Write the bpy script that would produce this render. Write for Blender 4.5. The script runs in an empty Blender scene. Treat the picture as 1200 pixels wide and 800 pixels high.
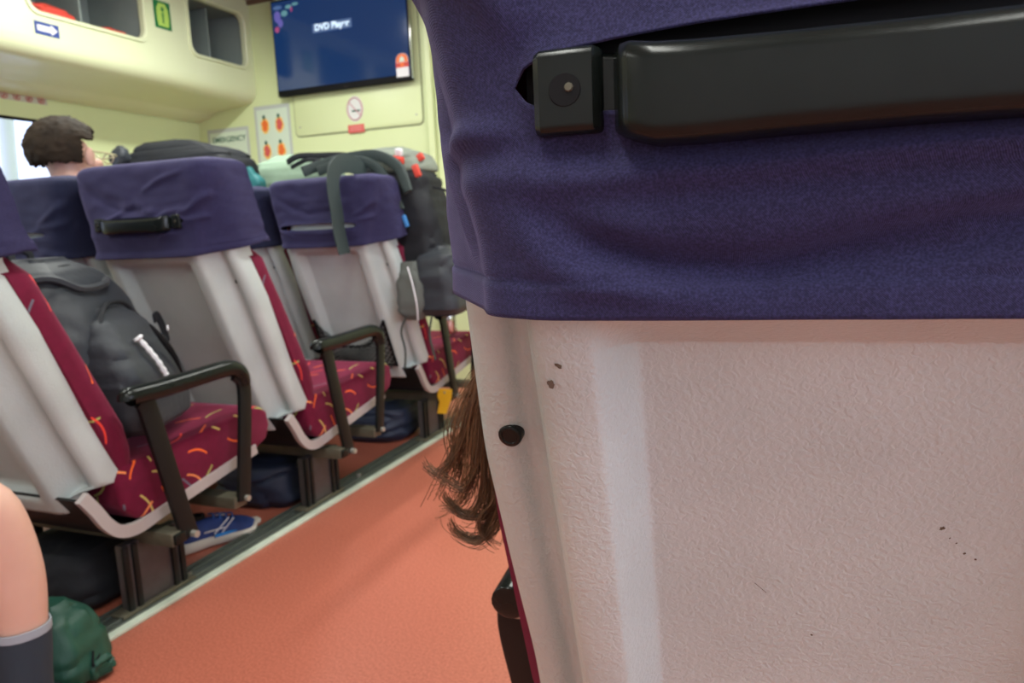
import bpy, bmesh, math, random
from mathutils import Vector, Matrix, Euler, noise
random.seed(7)
PI = math.pi
C = bpy.context.scene.collection
sc = bpy.context.scene

# ---------------------------------------------------------------- camera
cam_d = bpy.data.cameras.new('camera'); cam = bpy.data.objects.new('camera', cam_d); C.objects.link(cam)
sc.camera = cam
F = 850.0
cam_d.sensor_width = 36; cam_d.lens = F / 1200 * 36; cam_d.clip_start = .02
wX = Vector((0.93005884, 0.01634528, -0.36704685)); wY = Vector((0.36494845, -0.15656073, 0.91776978)); wZ = Vector((-0.04246392, -0.98753307, -0.15157587))
right = Vector((wX[0], wY[0], wZ[0])); down = Vector((wX[1], wY[1], wZ[1])); fwd = Vector((wX[2], wY[2], wZ[2]))
m = Matrix((right, -down, -fwd)).transposed().to_4x4(); m.translation = Vector((0, 0, .95)); cam.matrix_world = m
cam_d.dof.use_dof = True; cam_d.dof.focus_distance = .43; cam_d.dof.aperture_fstop = 13

# ---------------------------------------------------------------- world, lights, exposure
sc.view_settings.view_transform = 'Standard'; sc.view_settings.look = 'None'
sc.view_settings.exposure = 0.0; sc.view_settings.gamma = 1; sc.view_settings.use_curve_mapping = False
w = bpy.data.worlds.new('world'); sc.world = w; w.use_nodes = True
w.node_tree.nodes['Background'].inputs[0].default_value = (.62, .72, 1, 1)
w.node_tree.nodes['Background'].inputs[1].default_value = 2.2

def area_light(name, loc, size, size_y, power, color, rot=(0, 0, 0)):
    l = bpy.data.lights.new(name, 'AREA'); l.shape = 'RECTANGLE'; l.size = size; l.size_y = size_y; l.energy = power; l.color = color
    o = bpy.data.objects.new(name, l); C.objects.link(o); o.location = loc; o.rotation_euler = rot
    return o
LAMPS = [(-2.55, .9, 18), (-2.55, 2.6, 34), (-.75, 3.0, 26), (-.40, -.35, 17), (.75, -.5, 14), (1.1, .9, 12), (-.75, 1.3, 22), (-2.55, -.9, 12)]
for lx, ly, p in LAMPS:
    area_light('ceiling_lamp_light', (lx, ly, 2.40), .14, 1.1, p, (.97, 1, .93))
# daylight through the windows on the right hand side of the cabin
area_light('window_daylight', (2.55, -.3, 1.35), .8, 3.4, 70, (.80, .82, 1), (0, math.radians(90), 0))

# ---------------------------------------------------------------- materials
def mat(name, col, rough=.5, metal=0, bump=None, var=None, emit=None, spec=.5, sheen=0, coat=0):
    """bump=(scale,strength,dist) ; var=(scale,amount,col2)"""
    M = bpy.data.materials.new(name); M.use_nodes = True; nt = M.node_tree; b = nt.nodes['Principled BSDF']
    c = tuple(col) + (1,) if len(col) == 3 else col
    b.inputs['Base Color'].default_value = c; b.inputs['Roughness'].default_value = rough; b.inputs['Metallic'].default_value = metal
    b.inputs['Specular IOR Level'].default_value = spec; b.inputs['Sheen Weight'].default_value = sheen; b.inputs['Coat Weight'].default_value = coat
    tc = nt.nodes.new('ShaderNodeTexCoord')
    if var:
        n = nt.nodes.new('ShaderNodeTexNoise'); n.inputs['Scale'].default_value = var[0]; n.inputs['Detail'].default_value = 5
        nt.links.new(tc.outputs['Object'], n.inputs['Vector'])
        r = nt.nodes.new('ShaderNodeValToRGB'); r.color_ramp.elements[0].position = .5 - .5 * var[1]; r.color_ramp.elements[1].position = .5 + .5 * var[1]
        r.color_ramp.elements[0].color = c; r.color_ramp.elements[1].color = tuple(var[2]) + (1,)
        nt.links.new(n.outputs['Fac'], r.inputs['Fac']); nt.links.new(r.outputs['Color'], b.inputs['Base Color'])
    if bump:
        n = nt.nodes.new('ShaderNodeTexNoise'); n.inputs['Scale'].default_value = bump[0]; n.inputs['Detail'].default_value = 4
        nt.links.new(tc.outputs['Object'], n.inputs['Vector'])
        bp = nt.nodes.new('ShaderNodeBump'); bp.inputs['Strength'].default_value = bump[1]; bp.inputs['Distance'].default_value = bump[2]
        nt.links.new(n.outputs['Fac'], bp.inputs['Height']); nt.links.new(bp.outputs['Normal'], b.inputs['Normal'])
    if emit:
        b.inputs['Emission Color'].default_value = tuple(emit[:3]) + (1,); b.inputs['Emission Strength'].default_value = emit[3]
    return M

def fabric_streaks():
    """burgundy moquette scattered with short orange, yellow, red and grey threads"""
    M = bpy.data.materials.new('burgundy_moquette'); M.use_nodes = True; nt = M.node_tree; N = nt.nodes; L = nt.links
    b = N['Principled BSDF']; b.inputs['Roughness'].default_value = .85; b.inputs['Sheen Weight'].default_value = .25; b.inputs['Specular IOR Level'].default_value = .2
    b.inputs['Sheen Tint'].default_value = (1, .3, .45, 1)
    uv = N.new('ShaderNodeUVMap'); last = None
    def math_(op, a, c=None, v=None):
        n = N.new('ShaderNodeMath'); n.operation = op; L.new(a, n.inputs[0])
        if c is not None: L.new(c, n.inputs[1])
        if v is not None: n.inputs[1].default_value = v
        return n.outputs[0]
    base = N.new('ShaderNodeTexNoise'); base.inputs['Scale'].default_value = 40
    L.new(uv.outputs['UV'], base.inputs['Vector'])
    r0 = N.new('ShaderNodeValToRGB'); r0.color_ramp.elements[0].color = (.085, .002, .016, 1); r0.color_ramp.elements[1].color = (.15, .004, .03, 1)
    L.new(base.outputs['Fac'], r0.inputs['Fac']); last = r0.outputs['Color']
    for k, (cell, off, ln, wd) in enumerate(((.13, 0.0, .034, .0027), (.17, 3.37, .040, .0028), (.21, 8.1, .045, .0030))):
        ad = N.new('ShaderNodeVectorMath'); ad.operation = 'ADD'; ad.inputs[1].default_value = (off, off * .7, 0); L.new(uv.outputs['UV'], ad.inputs[0])
        vo = N.new('ShaderNodeTexVoronoi'); vo.voronoi_dimensions = '2D'; vo.inputs['Scale'].default_value = 1 / cell; vo.inputs['Randomness'].default_value = .75
        L.new(ad.outputs[0], vo.inputs['Vector'])
        sb = N.new('ShaderNodeVectorMath'); sb.operation = 'SUBTRACT'; L.new(ad.outputs[0], sb.inputs[0]); L.new(vo.outputs['Position'], sb.inputs[1])
        sp = N.new('ShaderNodeSeparateColor'); L.new(vo.outputs['Color'], sp.inputs[0])
        ang = math_('MULTIPLY', sp.outputs[0], v=6.28)
        vr = N.new('ShaderNodeVectorRotate'); vr.rotation_type = 'Z_AXIS'; L.new(sb.outputs[0], vr.inputs['Vector']); L.new(ang, vr.inputs['Angle'])
        sx = N.new('ShaderNodeSeparateXYZ'); L.new(vr.outputs[0], sx.inputs[0])
        y2 = math_('MULTIPLY', sx.outputs[1], sx.outputs[1])
        cv = math_('SUBTRACT', sp.outputs[1], v=.5); cv = math_('MULTIPLY', cv, v=16.0); bend = math_('MULTIPLY', y2, cv)
        xx = math_('ABSOLUTE', math_('SUBTRACT', sx.outputs[0], bend)); yy = math_('ABSOLUTE', sx.outputs[1])
        mask = math_('MULTIPLY', math_('LESS_THAN', xx, v=wd), math_('LESS_THAN', yy, v=ln))
        cr = N.new('ShaderNodeValToRGB'); cr.color_ramp.interpolation = 'CONSTANT'; e = cr.color_ramp.elements
        e[0].color = (.85, .13, .02, 1); e[1].position = .26; e[1].color = (.55, .42, .12, 1)
        for p, c in ((.5, (.75, .05, .03, 1)), (.68, (.35, .38, .10, 1)), (.8, (.12, .12, .16, 1)), (.9, (.8, .25, .08, 1))):
            q = e.new(p); q.color = c
        L.new(sp.outputs[2], cr.inputs['Fac'])
        mx = N.new('ShaderNodeMix'); mx.data_type = 'RGBA'; L.new(mask, mx.inputs['Factor']); L.new(last, mx.inputs['A']); L.new(cr.outputs['Color'], mx.inputs['B']); last = mx.outputs['Result']
    L.new(last, b.inputs['Base Color'])
    nz = N.new('ShaderNodeTexNoise'); nz.inputs['Scale'].default_value = 900; L.new(uv.outputs['UV'], nz.inputs['Vector'])
    bp = N.new('ShaderNodeBump'); bp.inputs['Strength'].default_value = .25; bp.inputs['Distance'].default_value = .001
    L.new(nz.outputs['Fac'], bp.inputs['Height']); L.new(bp.outputs['Normal'], b.inputs['Normal'])
    return M

def cloth_weave(name, col, col2):
    """twill cover cloth: fine diagonal weave, faint lint"""
    M = mat(name, col, .8, spec=.25, sheen=.22); nt = M.node_tree; N = nt.nodes; L = nt.links; b = N['Principled BSDF']
    b.inputs['Sheen Tint'].default_value = (.55, .5, 1, 1); b.inputs['Sheen Roughness'].default_value = .45
    tc = N['Texture Coordinate'] if 'Texture Coordinate' in N else N.new('ShaderNodeTexCoord')
    wv = N.new('ShaderNodeTexWave'); wv.wave_type = 'BANDS'; wv.bands_direction = 'DIAGONAL'; wv.inputs['Scale'].default_value = 620; wv.inputs['Distortion'].default_value = 1.5
    L.new(tc.outputs['Object'], wv.inputs['Vector'])
    nz = N.new('ShaderNodeTexNoise'); nz.inputs['Scale'].default_value = 1400; nz.inputs['Detail'].default_value = 2; L.new(tc.outputs['Object'], nz.inputs['Vector'])
    ad = N.new('ShaderNodeMath'); ad.operation = 'ADD'; L.new(wv.outputs['Fac'], ad.inputs[0]); L.new(nz.outputs['Fac'], ad.inputs[1])
    bp = N.new('ShaderNodeBump'); bp.inputs['Strength'].default_value = .35; bp.inputs['Distance'].default_value = .0006
    L.new(ad.outputs[0], bp.inputs['Height']); L.new(bp.outputs['Normal'], b.inputs['Normal'])
    n2 = N.new('ShaderNodeTexNoise'); n2.inputs['Scale'].default_value = 750; n2.inputs['Detail'].default_value = 6; L.new(tc.outputs['Object'], n2.inputs['Vector'])
    r = N.new('ShaderNodeValToRGB'); r.color_ramp.elements[0].position = .38; r.color_ramp.elements[1].position = .72
    r.color_ramp.elements[0].color = tuple(col) + (1,); r.color_ramp.elements[1].color = tuple(col2) + (1,)
    L.new(n2.outputs['Fac'], r.inputs['Fac']); L.new(r.outputs['Color'], b.inputs['Base Color'])
    return M

def textured_shell():
    """grey-white moulded plastic with an orange-peel grain and a few scuffs"""
    M = mat('grained_grey_plastic', (.52, .51, .50), .42); nt = M.node_tree; N = nt.nodes; L = nt.links; b = N['Principled BSDF']
    tc = N['Texture Coordinate']
    v = N.new('ShaderNodeTexNoise'); v.inputs['Scale'].default_value = 260; v.inputs['Detail'].default_value = 1.5; v.inputs['Distortion'].default_value = .6
    L.new(tc.outputs['Object'], v.inputs['Vector'])
    r = N.new('ShaderNodeValToRGB'); r.color_ramp.elements[0].position = .36; r.color_ramp.elements[1].position = .66; L.new(v.outputs['Fac'], r.inputs['Fac'])
    bp = N.new('ShaderNodeBump'); bp.inputs['Strength'].default_value = .3; bp.inputs['Distance'].default_value = .0014
    L.new(r.outputs['Color'], bp.inputs['Height']); L.new(bp.outputs['Normal'], b.inputs['Normal'])
    n2 = N.new('ShaderNodeTexNoise'); n2.inputs['Scale'].default_value = 9; n2.inputs['Detail'].default_value = 6; L.new(tc.outputs['Object'], n2.inputs['Vector'])
    r2 = N.new('ShaderNodeValToRGB'); r2.color_ramp.elements[0].position = .3; r2.color_ramp.elements[1].position = .7
    r2.color_ramp.elements[0].color = (.43, .49, .475, 1); r2.color_ramp.elements[1].color = (.49, .55, .535, 1)
    L.new(n2.outputs['Fac'], r2.inputs['Fac']); L.new(r2.outputs['Color'], b.inputs['Base Color'])
    return M

def floor_mat():
    M = mat('red_speckled_vinyl', (.52, .10, .045), .38, spec=.4); nt = M.node_tree; N = nt.nodes; L = nt.links; b = N['Principled BSDF']; tc = N['Texture Coordinate']
    n = N.new('ShaderNodeTexNoise'); n.inputs['Scale'].default_value = 170; n.inputs['Detail'].default_value = 7; L.new(tc.outputs['Object'], n.inputs['Vector'])
    r = N.new('ShaderNodeValToRGB'); e = r.color_ramp.elements; e[0].position = .32; e[0].color = (.34, .088, .054, 1); e[1].position = .7; e[1].color = (.53, .165, .108, 1)
    L.new(n.outputs['Fac'], r.inputs['Fac'])
    n2 = N.new('ShaderNodeTexNoise'); n2.inputs['Scale'].default_value = 3.0; n2.inputs['Detail'].default_value = 5; L.new(tc.outputs['Object'], n2.inputs['Vector'])
    mr = N.new('ShaderNodeMapRange'); mr.inputs['To Min'].default_value = .30; mr.inputs['To Max'].default_value = .50; L.new(n2.outputs['Fac'], mr.inputs['Value']); L.new(mr.outputs[0], b.inputs['Roughness'])
    L.new(r.outputs['Color'], b.inputs['Base Color'])
    bp = N.new('ShaderNodeBump'); bp.inputs['Strength'].default_value = .15; bp.inputs['Distance'].default_value = .001; L.new(n.outputs['Fac'], bp.inputs['Height']); L.new(bp.outputs['Normal'], b.inputs['Normal'])
    return M

SHELL = textured_shell()
TRIM = mat('pinkish_grey_plastic', (.40, .36, .35), .5, bump=(200, .2, .001))
MOQ = fabric_streaks()
COVER = cloth_weave('indigo_cover_cloth', (.013, .011, .042), (.034, .031, .098))
COVER2 = cloth_weave('navy_cover_cloth', (.011, .014, .040), (.019, .023, .060))
BLACK = mat('black_plastic', (.006, .008, .007), .24, bump=(90, .12, .001), var=(30, .7, (.009, .012, .011)), spec=.24)
BLACKP = mat('black_painted_steel', (.005, .007, .007), .42, bump=(60, .1, .001), spec=.28)
CHIP = mat('bare_chipped_metal', (.45, .45, .4), .45, .6)
OLIVE = mat('olive_grey_steel', (.09, .085, .06), .5, .4, var=(20, .6, (.15, .14, .10)))
PEDM = mat('dark_grey_pedestal', (.055, .05, .05), .45, .2, var=(25, .6, (.085, .075, .078)))
RAILM = mat('dull_aluminium_track', (.10, .12, .11), .4, .6, var=(30, .6, (.17, .19, .17)))
STRIP = mat('glowing_strip_plastic', (.52, .60, .50), .5, var=(25, .6, (.66, .72, .60)))
WALLM = mat('cream_wall_panel', (.62, .70, .38), .45, var=(2, .6, (.66, .73, .42)))
BINM = mat('cream_moulded_grp', (.64, .69, .44), .30, var=(3, .6, (.68, .71, .49)), bump=(14, .05, .004))
CEILM = mat('brown_grey_ceiling', (.30, .24, .20), .6)
DARKR = mat('black_rubber', (.004, .004, .005), .7, spec=.2)
FLOORM = floor_mat()
CHARC = mat('charcoal_nylon', (.013, .017, .024), .6, bump=(60, .35, .004), var=(8, .6, (.024, .029, .038)), sheen=.06)
BLKN = mat('black_nylon', (.008, .009, .012), .7, bump=(30, .5, .006), var=(8, .6, (.016, .018, .023)), spec=.3)
NAVYN = mat('navy_nylon', (.010, .016, .038), .6, bump=(40, .3, .004), var=(8, .6, (.018, .028, .06)))
GREYN = mat('grey_green_nylon', (.16, .19, .16), .7, bump=(40, .3, .004), var=(9, .6, (.22, .25, .20)))
STRAPM = mat('grey_green_webbing', (.030, .046, .045), .7, bump=(400, .3, .001))
WHITEM = mat('white_print', (.75, .75, .78), .6)
GREENN = mat('dark_green_ripstop', (.004, .040, .027), .5, bump=(35, .4, .006), var=(9, .6, (.008, .075, .048)))
TEALN = mat('teal_cloth', (.01, .14, .15), .6)
PALEG = mat('pale_green_cloth', (.24, .34, .25), .8, bump=(20, .4, .01))
REDM = mat('red_orange_fabric', (.60, .055, .035), .6)
CLARET = mat('claret_cloth', (.16, .01, .035), .8, bump=(50, .3, .004))
SKIN = mat('skin', (.62, .36, .28), .5, bump=(120, .15, .001), var=(14, .7, (.70, .43, .34)))
for M_ in (SKIN,):
    M_.node_tree.nodes['Principled BSDF'].inputs['Subsurface Weight'].default_value = .12
    M_.node_tree.nodes['Principled BSDF'].inputs['Subsurface Radius'].default_value = (.02, .008, .004)
HAIRD = mat('short_dark_hair', (.010, .007, .005), .7, var=(26, .8, (.045, .030, .019)), bump=(300, .6, .004), spec=.15)
HAIRB = mat('brown_hair', (.055, .026, .012), .42, var=(9, .7, (.13, .062, .026)))
HAIRB2 = mat('light_brown_hair', (.20, .095, .040), .42)
SOCK = mat('dark_navy_sock', (.022, .034, .05), .85, bump=(500, .5, .001))
SOCKB = mat('grey_sock_band', (.30, .33, .38), .85, bump=(500, .5, .001))
SHIRT = mat('light_blue_shirt', (.12, .28, .60), .8)
SHORTS = mat('grey_shorts', (.10, .10, .11), .8)
PINKS = mat('grey_jersey', (.2, .18, .2), .8)
ORANGE = mat('orange_print', (.80, .16, .03), .6)
YELLOW = mat('yellow_plastic', (.80, .45, .02), .45)
BLUEM = mat('sign_blue', (.012, .04, .22), .45)
GREEND = mat('sign_green', (.008, .16, .05), .5)
LIME = mat('sign_lime', (.42, .62, .12), .5)
PAPER = mat('laminated_paper', (.62, .72, .60), .35)
PAPERF = mat('grey_lilac_poster_frame', (.48, .52, .50), .4)
SIGNRED = mat('sign_red', (.62, .10, .09), .5)
DARKG = mat('dark_green_ink', (.02, .10, .07), .5)
CHROME = mat('chrome', (.7, .72, .75), .15, 1)
SCREEN = mat('screen_glass', (.004, .006, .012), .12, emit=(.006, .030, .11, 1.0), spec=.7)
SCREENT = mat('screen_text', (.1, .1, .1), .4, emit=(.70, .86, 1, 1.3))
SCREENB = mat('screen_bar', (.05, .05, .05), .4, emit=(.06, .13, .30, .9))
GLOWP = mat('screen_purple', (.05, .05, .05), .4, emit=(.13, .11, .45, .8))
GLOWC = mat('screen_teal', (.05, .05, .05), .4, emit=(.12, .32, .36, .8))
GLOWR = mat('screen_magenta', (.05, .05, .05), .4, emit=(.42, .05, .20, .8))
DIFF = mat('lamp_diffuser', (.8, .8, .8), .5, emit=(1, .98, .9, 6))
GREYIN = mat('locker_lining', (.20, .24, .23), .6, var=(4, .5, (.26, .30, .28)))
OUTW = mat('white_painted_steel', (.8, .8, .84), .5)

# ---------------------------------------------------------------- mesh helpers
def link(name, me, m_=None, parent=None):
    o = bpy.data.objects.new(name, me); C.objects.link(o)
    if m_ and not me.materials: me.materials.append(m_)
    if parent: o.parent = parent
    return o
def boxuv(me):
    uv = me.uv_layers.new(name='UVMap')
    for p in me.polygons:
        n = p.normal; a = max(range(3), key=lambda i: abs(n[i]))
        for li in p.loop_indices:
            v = me.vertices[me.loops[li].vertex_index].co
            uv.data[li].uv = (v.y, v.z) if a == 0 else ((v.x, v.z) if a == 1 else (v.x, v.y + .3))
def obj(name, bm, m_, parent=None, smooth=True, uv=False, angle=40):
    bmesh.ops.recalc_face_normals(bm, faces=bm.faces)
    me = bpy.data.meshes.new(name); bm.to_mesh(me); bm.free()
    if smooth:
        me.shade_smooth()
        try: me.set_sharp_from_angle(angle=math.radians(angle))
        except Exception: pass
    if uv: boxuv(me)
    return link(name, me, m_, parent)
def grid_faces(bm, rows, close_u=False, close_v=False, cap=False):
    vs = [[bm.verts.new(p) for p in r] for r in rows]
    n = len(vs[0]); R = len(vs)
    for i in range(R if close_v else R - 1):
        a, b = vs[i], vs[(i + 1) % R]
        for j in range(n if close_u else n - 1):
            k = (j + 1) % n
            try: bm.faces.new((a[j], a[k], b[k], b[j]))
            except ValueError: pass
    if cap:
        for r in (vs[0], vs[-1]):
            try: bm.faces.new(r)
            except ValueError: pass
    return vs
def rings(rows, cap=True):
    bm = bmesh.new(); grid_faces(bm, rows, close_u=True, cap=cap); return bm
def box(bm, c, s, rot=None, bev=0, seg=2):
    mt = Matrix.Translation(Vector(c)) @ (Euler(rot).to_matrix().to_4x4() if rot else Matrix.Identity(4)) @ Matrix.Diagonal((s[0], s[1], s[2], 1))
    r = bmesh.ops.create_cube(bm, size=1, matrix=mt)
    if bev:
        es = list({e for v in r['verts'] for e in v.link_edges})
        bmesh.ops.bevel(bm, geom=es, offset=bev, segments=seg, affect='EDGES', profile=.5)
    return bm
def nbox(c, s, rot=None, bev=0, seg=2): return box(bmesh.new(), c, s, rot, bev, seg)
def cyl(bm, a, b, r, r2=None, n=16, cap=True):
    a = Vector(a); b = Vector(b); d = b - a
    q = d.to_track_quat('Z', 'Y').to_matrix().to_4x4(); mt = Matrix.Translation((a + b) / 2) @ q
    bmesh.ops.create_cone(bm, cap_ends=cap, segments=n, radius1=r, radius2=r if r2 is None else r2, depth=d.length, matrix=mt)
    return bm
def smooth_path(pts, n=8, closed=False):
    P = [Vector(p) for p in pts]; out = []; N = len(P)
    for i in range(N if closed else N - 1):
        if closed: p0, p1, p2, p3 = P[i - 1], P[i], P[(i + 1) % N], P[(i + 2) % N]
        else: p0, p1, p2, p3 = P[max(i - 1, 0)], P[i], P[i + 1], P[min(i + 2, N - 1)]
        for k in range(n):
            t = k / n
            out.append(.5 * ((2 * p1) + (-p0 + p2) * t + (2 * p0 - 5 * p1 + 4 * p2 - p3) * t * t + (-p0 + 3 * p1 - 3 * p2 + p3) * t ** 3))
    if not closed: out.append(P[-1])
    return out
def tube(bm, pts, r, n=8, rr=None, flat=None, up=(0, 0, 1), closed=False):
    """sweep; flat=(halfwidth along side, halfthickness) for straps; rr: radius function of t"""
    P = [Vector(p) for p in pts]; N = len(P); rows = []; up = Vector(up)
    prev = None
    for i, p in enumerate(P):
        if closed: t = P[(i + 1) % N] - P[i - 1]
        else: t = P[min(i + 1, N - 1)] - P[max(i - 1, 0)]
        t.normalize()
        if prev is None:
            s = t.cross(up)
            if s.length < 1e-3: s = t.cross(Vector((1, 0, 0)))
        else: s = prev - t * prev.dot(t)
        s.normalize(); prev = s; u = s.cross(t)
        k = rr(i / max(1, N - 1)) if rr else 1
        row = []
        for j in range(n):
            a = 2 * PI * (j + .5) / n
            if flat:
                ca, sa = math.cos(a), math.sin(a); e = .35
                row.append(p + s * flat[0] * k * math.copysign(abs(ca) ** e, ca) + u * flat[1] * math.copysign(abs(sa) ** e, sa))
            else: row.append(p + (s * math.cos(a) + u * math.sin(a)) * r * k)
        rows.append(row)
    grid_faces(bm, rows, close_u=True, close_v=closed, cap=not closed)
    return bm
def ntube(*a, **k): return tube(bmesh.new(), *a, **k)
def prism(profile, x0, x1, bev=0, seg=3, axis=0):
    """profile in (y,z), extruded along x"""
    bm = bmesh.new()
    f = bm.faces.new([bm.verts.new((x0, p[0], p[1])) for p in profile])
    r = bmesh.ops.extrude_face_region(bm, geom=[f])
    bmesh.ops.translate(bm, verts=[v for v in r['geom'] if isinstance(v, bmesh.types.BMVert)], vec=(x1 - x0, 0, 0))
    if bev:
        bmesh.ops.recalc_face_normals(bm, faces=bm.faces)
        es = [e for e in bm.edges if len(e.link_faces) == 2 and e.calc_face_angle(0) > .6]
        bmesh.ops.bevel(bm, geom=es, offset=bev, segments=seg, affect='EDGES', profile=.5, clamp_overlap=True)
    return bm
def rrect(hw, hd, r, n=6, e=None):
    """rounded rectangle points, ccw"""
    pts = []; r = min(r, hw * .99, hd * .99)
    for cx, cy, a0 in ((hw - r, hd - r, 0), (-hw + r, hd - r, 90), (-hw + r, -hd + r, 180), (hw - r, -hd + r, 270)):
        for k in range(n + 1):
            a = math.radians(a0 + 90 * k / n); pts.append((cx + r * math.cos(a), cy + r * math.sin(a)))
    return pts
def soft_lump(secs, nz=.0, seed=0, n=5, freq=9, rr=.4):
    """stack of rounded rectangles: (cx,cy,z,hw,hd,rotz) -> closed soft bag with creases"""
    rows = []; Z = []; n = n + 3; S = [list(q) for q in secs]; K = 8
    for i in range(len(S) - 1):
        p0, p1, p2, p3 = S[max(i - 1, 0)], S[i], S[i + 1], S[min(i + 2, len(S) - 1)]
        for k in range(K):
            t = k / K; v = []
            for j in range(6):
                a = .5 * (2 * p1[j] + (p2[j] - p0[j]) * t + (2 * p0[j] - 5 * p1[j] + 4 * p2[j] - p3[j]) * t * t + (3 * p1[j] - p0[j] - 3 * p2[j] + p3[j]) * t ** 3)
                v.append(lerp_(p1[j], p2[j], t) if j == 2 else max(a, min(p1[j], p2[j]) * .98) if j in (3, 4) else a)
            Z.append(v)
    Z.append(S[-1])
    for (cx, cy, z, hw, hd, a) in Z:
        row = []
        for x, y in rrect(hw, hd, min(hw, hd) * rr * 1.6, n):
            ca, sa = math.cos(a), math.sin(a); p = Vector((cx + x * ca - y * sa, cy + x * sa + y * ca, z))
            if nz:
                q = p * freq + Vector((seed, seed * 2, 0)); d = noise.noise(q) + .5 * noise.noise(q * 2.3)
                w_ = noise.noise(Vector((q.x * .8, q.y * .8, q.z * 1.9)) + Vector((9, 3, seed)))
                d -= 1.1 * (1 - abs(w_)) ** 9
                o = Vector((p.x - cx, p.y - cy, 0)); o.normalize(); p += o * d * nz + Vector((0, 0, noise.noise(q + Vector((5, 5, 5))) * nz * .5))
            row.append(p)
        rows.append(row)
    return rings(rows)
def lerp_(a, b, t): return a + (b - a) * t
def text_mesh(name, s, size, m_, mt, parent=None, bold=.0, align='CENTER'):
    cu = bpy.data.curves.new(name, 'FONT'); cu.body = s; cu.size = size; cu.align_x = align; cu.align_y = 'CENTER'; cu.extrude = .0008; cu.offset = bold
    t = bpy.data.objects.new(name + '_source', cu); C.objects.link(t)
    bpy.context.view_layer.update()
    me = bpy.data.meshes.new_from_object(t.evaluated_get(bpy.context.evaluated_depsgraph_get()))
    bpy.data.objects.remove(t); bpy.data.curves.remove(cu)
    me.name = name; me.transform(mt); me.materials.clear()
    return link(name, me, m_, parent)
def thing(name, label, cat, loc=(0, 0, 0), rz=0, group=None):
    o = bpy.data.objects.new(name, None); C.objects.link(o); o.empty_display_size = .05
    o.location = loc; o.rotation_euler = (0, 0, rz); o['label'] = label; o['category'] = cat
    if group: o['group'] = group
    return o
def tag(o, label, cat, group=None):
    o['label'] = label; o['category'] = cat
    if group: o['group'] = group
    return o
def struct(name, bm, m_, smooth=False, parent=None):
    o = obj(name, bm, m_, parent, smooth); o['kind'] = 'structure'; return o
def dup(root, loc, label, rz=None):
    r = root.copy(); C.objects.link(r); r.location = loc; r['label'] = label
    if rz is not None: r.rotation_euler = (0, 0, rz)
    def rec(a, b):
        for ch in list(a.children):
            c = ch.copy(); C.objects.link(c); c.parent = b; rec(ch, c)
    rec(root, r); return r
def wallmat(p, facing):
    """matrix putting flat xy artwork upright on a plane: facing '-y' (bulkhead) or '+x' (left wall / bins)"""
    if facing == '-y': R = Matrix(((1, 0, 0), (0, 0, -1), (0, 1, 0))).to_4x4()
    else: R = Matrix(((0, 0, 1), (1, 0, 0), (0, 1, 0))).to_4x4()
    return Matrix.Translation(Vector(p)) @ R

# ================================================================ ROOM
BY = 4.07; LX = -3.9; RX = 2.6; CZ = 2.5
struct('floor', nbox(((LX + RX) / 2, 1.2, -.05), (RX - LX + .2, 6.0, .1)), FLOORM)
struct('ceiling', nbox(((LX + RX) / 2, 1.2, CZ + .03), (RX - LX + .2, 6.0, .06)), CEILM)
struct('wall_front', nbox(((LX + RX) / 2, BY + .05, CZ / 2), (RX - LX + .2, .1, CZ)), WALLM)
struct('wall_back', nbox(((LX + RX) / 2, -1.75, CZ / 2), (RX - LX + .2, .1, CZ)), mat('pale_grey_wall', (.62, .63, .66), .5))
# left wall around its windows
def wall_with_windows(name, x, wins, z0, z1, out):
    bm = bmesh.new(); y = -1.7; th = .08; cx = x + out * th / 2
    for a, b in wins:
        box(bm, (cx, (y + a) / 2, CZ / 2), (th, a - y, CZ)); y = b
        box(bm, (cx, (a + b) / 2, z0 / 2), (th, b - a, z0)); box(bm, (cx, (a + b) / 2, (z1 + CZ) / 2), (th, b - a, CZ - z1))
    box(bm, (cx, (y + 4.07) / 2, CZ / 2), (th, 4.07 - y, CZ))
    return struct(name, bm, WALLM)
wall_with_windows('wall_left', LX, [(-.9, .3), (.7, 1.9), (1.98, 3.03)], .95, 1.66, -1)
wall_with_windows('wall_right', RX, [(-1.4, .2), (.5, 2.1), (2.4, 3.6)], .95, 1.75, 1)
GL = mat('window_glass', (1, 1, 1), .02); GL.node_tree.nodes['Principled BSDF'].inputs['Transmission Weight'].default_value = 1; GL.node_tree.nodes['Principled BSDF'].inputs['IOR'].default_value = 1.02
def window(n, x, a, b, z0, z1, out):
    w_ = bpy.data.objects.new('window_%d' % n, None); C.objects.link(w_); w_['kind'] = 'structure'
    bm = bmesh.new(); r = [Vector((x + out * .02, (a + b) / 2 + p[0], (z0 + z1) / 2 + p[1])) for p in rrect((b - a) / 2 - .004, (z1 - z0) / 2 - .004, .08, 6)]
    tube(bm, r, .012, 8, closed=True, up=(1, 0, 0))
    obj('window_frame', bm, DARKR, w_)
    obj('window_pane', nbox((x + out * .03, (a + b) / 2, (z0 + z1) / 2), (.004, b - a - .01, z1 - z0 - .01)), GL, w_, False)
    return w_
window(1, LX, 1.98, 3.03, .95, 1.66, -1); window(2, LX, .7, 1.9, .95, 1.66, -1)
window(3, RX, -1.4, .2, .95, 1.75, 1); window(4, RX, .5, 2.1, .95, 1.75, 1); window(5, RX, 2.4, 3.6, .95, 1.75, 1)
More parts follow.
